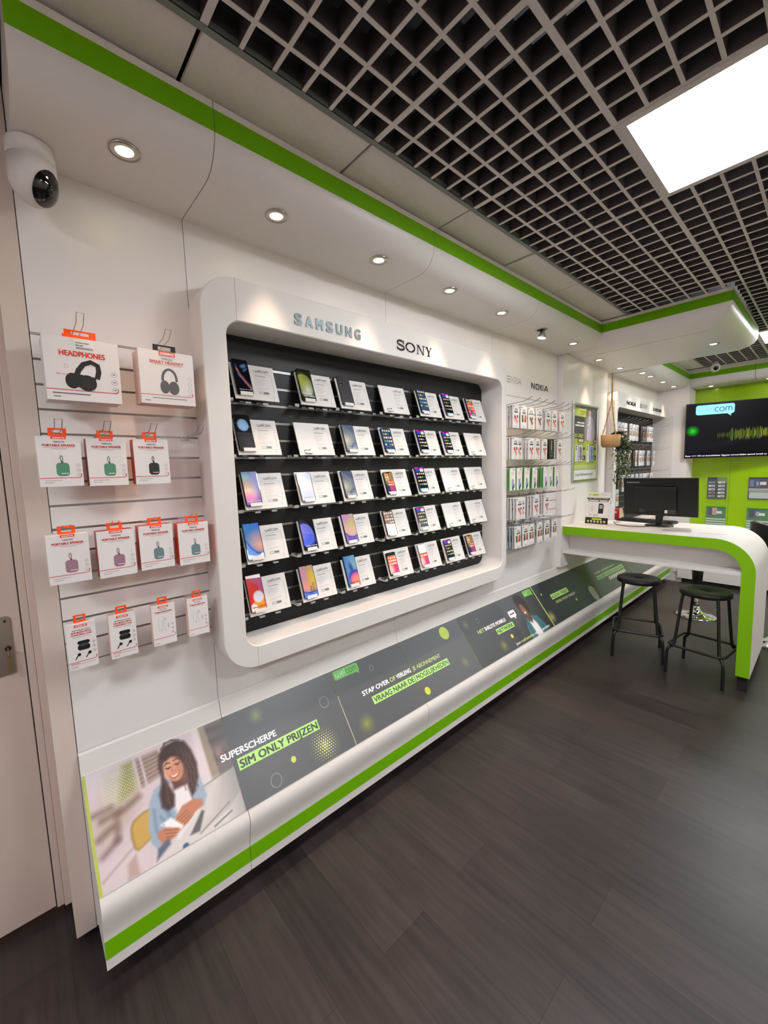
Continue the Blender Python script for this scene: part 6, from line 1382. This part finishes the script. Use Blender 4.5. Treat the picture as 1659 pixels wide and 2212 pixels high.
for x0, cc, c2 in ((0.05, (206, 208, 214), (120, 124, 140)), (0.54, (186, 204, 220), (110, 150, 186))):
    A.rrect(w_*x0, h*0.235, w_*(x0+0.16), h*0.475, 0.01, (216, 216, 220), 5); A.disc(w_*(x0+0.05), h*0.45, 0.012, 0.01, (40, 40, 46), 6); A.disc(w_*(x0+0.05), h*0.415, 0.012, 0.01, (40, 40, 46), 6)
    A.rrect(w_*(x0+0.13), h*0.24, w_*(x0+0.34), h*0.485, 0.016, (40, 42, 50), 6); A.rrect(w_*(x0+0.145), h*0.247, w_*(x0+0.325), h*0.477, 0.013, cc, 7); A.disc(w_*(x0+0.235), h*0.40, 0.032, 0.04, c2, 8); A.disc(w_*(x0+0.235), h*0.31, 0.03, 0.035, c2, 8)
    A.rect(w_*(x0+0.32), h*0.41, w_*(x0+0.42), h*0.44, (60, 66, 44), 6); A.rect(w_*(x0+0.30), h*0.27, w_*(x0+0.44), h*0.33, (60, 64, 50), 8); A.text('0,-', w_*(x0+0.32), h*0.285, 0.022, (220, 220, 220), 9, 0.02, w_*0.09)
A.rect(w_*0.05, h*0.15, w_*0.93, h*0.195, (206, 214, 176), 3)
for k in range(9): A.rect(w_*(0.09+0.093*k), h*0.158, w_*(0.15+0.093*k), h*0.188, (176, 184, 150), 4)
A.text('Let op! Geld lenen kost geld', w_*0.08, h*0.052, 0.026, (74, 72, 76), 3, 0.01, w_*0.76)
A.build('print', pf); MB().box((0.0085, fw_*0.8, fw_*0.8), (0.0095, W_-fw_*0.8, H_-fw_*0.8), CLEAR).build('cover_sheet', pf, 'clear cover sheet') if False else None

# ================================================================== HANGING PLANT
hp = thing('hanging_plant', 'tan pot with trailing variegated ivy hanging on a knotted rope', 'potted plant', (0.185, 4.58, 1.862))
MB().lathe([(0.0, 0.0), (0.074, 0.0), (0.086, 0.008), (0.091, 0.03), (0.094, 0.122), (0.089, 0.122), (0.085, 0.10), (0.0, 0.10)], (0, 0, 0), TERRA, 36).build('pot', hp)
MB().lathe([(0.0, 0.101), (0.079, 0.101), (0.0, 0.108)], (0, 0, 0), mat('potting_soil', (50, 38, 30), 0.9), 20).build('soil', hp)
mb = MB(); 
for a in (200, 320, 80):
    e_ = Vector((0.083*math.cos(R(a)), 0.083*math.sin(R(a)), 0.10)); t_ = Vector((0.0, 0, 0.46))
    for ph in (0, math.pi):
        mb.tube([e_.lerp(t_, i/22)+0.0035*Vector((math.cos(i*0.9+ph), math.sin(i*0.9+ph), 0)) for i in range(23)], 0.0028, JUTE, 6)
for ph in (0, 2.1, 4.2): mb.tube([Vector((0.0, 0, 0.45+0.27*i/40))+0.005*Vector((math.cos(i*0.8+ph), math.sin(i*0.8+ph), 0)) for i in range(41)], 0.004, JUTE, 6)
mb.build('rope', hp, 'twisted jute rope')
MB().tube([(0, 0, 0.715), (0, 0, SOF-1.862)], 0.0008, WIRE, 5).build('wire', hp)
LV = [mat('leaf_dark', (44, 66, 36), 0.4, noise=0.3, nscale=60), mat('leaf_mid', (74, 98, 52), 0.4, noise=0.3, nscale=60), mat('leaf_cream', (196, 200, 160), 0.45, noise=0.2, nscale=60)]
mb = MB(); sm_ = MB(); rl_ = random.Random(5)
for s_ in range(36):
    a = R(rl_.uniform(5, 100)); r0 = rl_.uniform(0.03, 0.075)
    ln = rl_.uniform(0.25, 0.62) if s_ > 9 else rl_.uniform(0.08, 0.22)
    out = rl_.uniform(0.05, 0.15) if s_ > 7 else 0.05; p = Vector((r0*math.cos(a), r0*math.sin(a), 0.12)); pts = [p.copy()]
    for i in range(1, 15):
        f = i/14
        q = Vector((r0*math.cos(a)+out*math.cos(a)*min(1, f*3.5)+0.01*math.sin(i*1.3+s_), r0*math.sin(a)+out*math.sin(a)*min(1, f*3.5)+0.01*math.cos(i*1.1+s_), 0.12+0.03*math.sin(min(1, f*4)*math.pi)-ln*max(0, f-0.15)))
        pts.append(q)
    sm_.tube(pts, 0.0012, LV[0], 4)
    for i in range(1, 15):
        for _ in range(2):
            c0 = pts[i]+Vector((rl_.uniform(-.01, .01), rl_.uniform(-.01, .01), rl_.uniform(-.01, .01))); L_ = rl_.uniform(0.024, 0.044); th = rl_.uniform(0, 6.28)
            d = Vector((math.cos(th), math.sin(th), rl_.uniform(-0.9, 0.1))).normalized(); sd = d.cross(Vector((0, 0, 1))).normalized()*L_*0.34; up_ = sd.cross(d).normalized()*L_*0.12
            mm = LV[rl_.choice([0, 0, 1, 1, 2])]
            mb.faces([c0, c0+d*L_*0.4+sd+up_, c0+d*L_, c0+d*L_*0.4-sd+up_, c0+d*L_*0.45], [(0, 1, 4), (1, 2, 4), (2, 3, 4), (3, 0, 4)], mm, True)
sm_.build('stems', hp); fo = mb.build('foliage', hp, 'small green and cream leaves'); fo['kind'] = 'stuff'

# ================================================================== TELEVISION
tv = thing('television', 'large wall television with a light blue logo bubble and green bars', 'television', (0.352, 6.80, 1.728), R(18))
TW, THh = 1.28, 0.724
MB().box((0, 0.002, 0), (TW, 0.03, THh), BLACK).box((TW*0.25, 0.03, 0.15), (TW*0.75, 0.07, 0.5), BLACK).build('housing', tv, bevel=0.002)
MB().box((TW*0.45, 0.07, 0.25), (TW*0.55, 0.20, 0.42), BLACK).build('wall_bracket', tv)
A = Art((0.006, 0.0012, 0.008), (1, 0, 0), (0, 0, 1), TVMAT); w_, h = TW-0.012, THh-0.014
def tvim(X, Y):
    p = Paint(X*1.77, Y, (6, 6, 9)); p.poly([(0.2, 0.15), (0.9, 0.42), (1.77, 0.62), (1.77, 0.50), (0.9, 0.30)], (16, 16, 20), 0.05)
    p.ell(0.15, 0.8, 0.4, 0.3, (14, 13, 18), 1.0); p.ell(0.1, 0.2, 0.3, 0.3, (14, 14, 20), 1.0)
    rr_ = np.random.RandomState(4); xs_ = 0.48
    while xs_ < 1.75:
        s_ = rr_.rand(); hb = (0.10+0.12*rr_.rand()) if xs_ > 0.62 else 0.05+0.05*rr_.rand(); yc = 0.40+0.035*(xs_-0.6)
        ex = np.clip(1-np.abs(p.X-xs_)/0.007, 0, 1)*np.clip((hb*0.6-np.abs(p.Y-yc))/0.03, 0, 1)*(0.45+0.55*s_)
        p.mix(ex*(1 if xs_ > 0.62 else 0.6), (130+60*s_, 190, 30)); xs_ += 0.016+0.010*rr_.rand()
    return p.C
A.image(0, 0, w_, h, 330, 40, tvim, 1)
for i in range(-9, 10):
    for j in range(-9, 10):
        d = math.hypot(i, j)/9
        if d < 1 and 0.075+i*0.0085 > 0.003: k_ = (1-d)**0.7; A.disc(0.075+i*0.0085, h*0.50+j*0.0085, 0.0036*(0.5+0.5*k_), 0.0036*(0.5+0.5*k_), (int(40*k_), int(60+190*k_), int(30*k_)), 2, 8)
A.rrect(0.10, h*0.79, 0.50, h*0.965, 0.025, (120, 220, 225), 2); A.rrect(0.105, h*0.797, 0.495, h*0.958, 0.021, (130, 190, 235), 3); A.poly([(0.42, h*0.80), (0.465, h*0.745), (0.47, h*0.80)], (130, 200, 235), 3)
A.logo(0.135, h*0.838, 0.052, (104, 176, 218), (16, 52, 84), 4, 0.15)
A.rect(0, 0, w_, h*0.075, (4, 4, 8), 2); A.text('Buat +++ VN en bemiddelaar Egypte veroordelen aanval Israël sc', 0.008, h*0.022, 0.018, (214, 216, 226), 3, 0.012, 0.83)
A.build('screen', tv, 'lit screen')

# ================================================================== BROCHURE HOLDERS ON THE GREEN WALL
def brochure(y_, x0, z0, x1, z1, label, seed, green):
    t = thing('brochure_holder', label, 'brochure', (x0, 7.238, z0), group='brochure holders on the green wall')
    W_, H_ = x1-x0, z1-z0; A = Art((0, -0.012, 0), (1, 0, 0), (0, 0, 1)); rd_ = random.Random(seed)
    MB().box((0, -0.011, 0), (W_, 0.0, H_), mat('brochure_paper_%d' % green, (40, 44, 46) if not green else (60, 110, 70), 0.45)).build('leaflets', t)
    A.rect(0, 0, W_, H_, (50, 48, 50) if not green else (58, 116, 72), 1)
    if seed == 1:
        A.rect(W_*0.5, H_*0.75, W_, H_, (110, 124, 76), 2)
        for j in range(5):
            for i in range(2): A.rect(W_*(0.06+0.5*i), H_*(0.08+0.16*j), W_*(0.40+0.5*i), H_*(0.17+0.16*j), rd_.choice([(220, 216, 212), (120, 140, 160), (160, 110, 110), (206, 206, 210)]), 3); A.rect(W_*(0.2+0.5*i), H_*(0.1+0.16*j), W_*(0.36+0.5*i), H_*(0.13+0.16*j), (70, 70, 90), 4)
    elif not green:
        A.rect(0, H_*0.52, W_, H_, (56, 50, 56), 2); A.rect(W_*0.06, H_*0.58, W_*0.26, H_*0.88, (92, 104, 140), 3); A.rect(W_*0.32, H_*0.55, W_*0.5, H_*0.88, (60, 78, 130), 3); A.disc(W_*0.41, H_*0.72, W_*0.06, H_*0.1, (120, 140, 190), 4); A.rect(W_*0.52, H_*0.66, W_*0.8, H_*0.80, (226, 200, 204), 3)
        for k in range(2): A.rect(W_*0.03, H_*(0.37+0.08*k), W_*0.98, H_*(0.41+0.08*k), (214, 216, 206), 3)
        A.rect(W_*0.06, H_*0.05, W_*0.98, H_*0.33, (190, 196, 186), 3)
        for k in range(6): A.rect(W_*0.08, H_*(0.08+0.04*k), W_*0.95, H_*(0.09+0.04*k), (150, 156, 150), 4)
    else:
        A.rect(W_*0.1, H_*0.58, W_*0.36, H_*0.92, (52, 58, 66), 3); A.rect(W_*0.32, H_*0.62, W_*0.56, H_*0.95, (206, 160, 140) if seed % 2 else (70, 80, 96), 4); A.disc(W_*0.50, H_*0.76, W_*0.1, H_*0.11, (150, 154, 176), 5); A.rect(W_*0.55, H_*0.68, W_*0.82, H_*0.80, (222, 216, 210), 5)
        for k in range(4): A.rect(0, H_*(0.06+0.11*k), W_, H_*(0.12+0.11*k), (196, 206, 196), 3)
    A.build('print', t)
    MB().box((-0.008, -0.030, -0.008), (W_+0.008, -0.028, H_*0.94), CLEAR).box((-0.008, -0.028, -0.008), (W_+0.008, 0.0, -0.005), CLEAR).build('clear_holder', t)
    return t
brochure(0, 0.549, 1.161, 0.760, 1.457, 'leaflet holder with a grid of small phone pictures on dark paper', 1, 0)
brochure(0, 0.981, 1.165, 1.20, 1.455, 'leaflet holder with blue phones above a white table, right part of wall', 2, 0)
brochure(0, 0.549, 0.755, 0.762, 1.051, 'green leaflet holder just above the counter beside the monitor', 3, 1)
brochure(0, 0.982, 0.750, 1.20, 1.047, 'green leaflet holder above the rounded counter corner', 4, 1)
brochure(0, 1.42, 1.165, 1.63, 1.455, 'dark leaflet holder outside the right picture edge', 6, 0)

# ================================================================== SECURITY CAMERAS
CW = mat('camera_white', (224, 218, 216), 0.35)
c1 = thing('security_camera', 'white round security camera under the soffit at the upper left', 'camera', (0.095, 0.128, SOF))
MB().lathe([(0.0, 0.0), (0.056, 0.0), (0.058, -0.004), (0.0585, -0.045), (0.0, -0.045)], (0, 0, 0), CW, 40).build('mount', c1)
prof = [(0.0585, -0.046), (0.0585, -0.10)]+[(0.0585*math.cos(R(a)), -0.10-0.066*math.sin(R(a))) for a in range(10, 91, 10)]
prof[-1] = (0.0, prof[-1][1])
MB().lathe([(0.0, -0.046)]+prof, (0, 0, 0), CW, 40).build('shell', c1)
# black lens window: part of a slightly larger sphere cap on the camera's front
mb = MB(); N_ = 28; fwd = Vector((0.64, 0.60, -0.48)).normalized(); ra = fwd.cross(Vector((0, 0, 1))).normalized(); ub = ra.cross(fwd)
cc = Vector((0, 0, -0.100)); vs = []
for i in range(9):
    th = R(46*i/8)
    for k in range(N_):
        a = 2*math.pi*k/N_; d = fwd*math.cos(th)+(ra*math.cos(a)*0.9+ub*math.sin(a)*1.15)*math.sin(th); d.normalize()
        dd = 0.0605 if d.z > 0 else 0.0
        # radius matching capsule shell, slightly proud
        if d.z >= -0.0: hr = math.hypot(d.x, d.y); r_ = 0.0604/hr
        else: r_ = 1/math.sqrt((d.x**2+d.y**2)/0.0604**2+d.z**2/0.0685**2)
        vs.append(cc+d*r_)
mb.faces(vs, [(i*N_+k, i*N_+(k+1) % N_, (i+1)*N_+(k+1) % N_, (i+1)*N_+k) for i in range(8) for k in range(N_)], GLOSSB, True); mb.build('lens_window', c1, 'glossy black lens window')
MB().lathe([(0.0, 0.0), (0.011, 0.0), (0.012, 0.0025), (0.0, 0.003)], cc+fwd*0.0615, mat('lens_glass', (40, 44, 40), 0.05), 20, mtx=fwd.to_track_quat('Z', 'Y').to_matrix()).build('lens', c1)
c2 = thing('security_camera', 'small white ball security camera by the back ceiling tiles', 'camera', (0.70, 6.42, H-0.02))
MB().lathe([(0.0, 0.02), (0.03, 0.02), (0.03, -0.01), (0.0, -0.01)], (0, 0, 0), CW, 24).build('mount', c2)
fw2 = Vector((0.35, -0.85, -0.35)).normalized(); mq = fw2.to_track_quat('Z', 'Y').to_matrix()
MB().lathe([(0.0, -0.05), (0.03, -0.042), (0.048, -0.02), (0.052, 0.0), (0.048, 0.022), (0.036, 0.037), (0.0, 0.037)], (0, 0, -0.045), CW, 28, mtx=mq).build('ball', c2)
MB().lathe([(0.0, 0.037), (0.026, 0.037), (0.026, 0.041), (0.012, 0.043), (0.0, 0.043)], (0, 0, -0.045), GLOSSB, 24, mtx=mq).build('lens_window', c2, 'black lens')
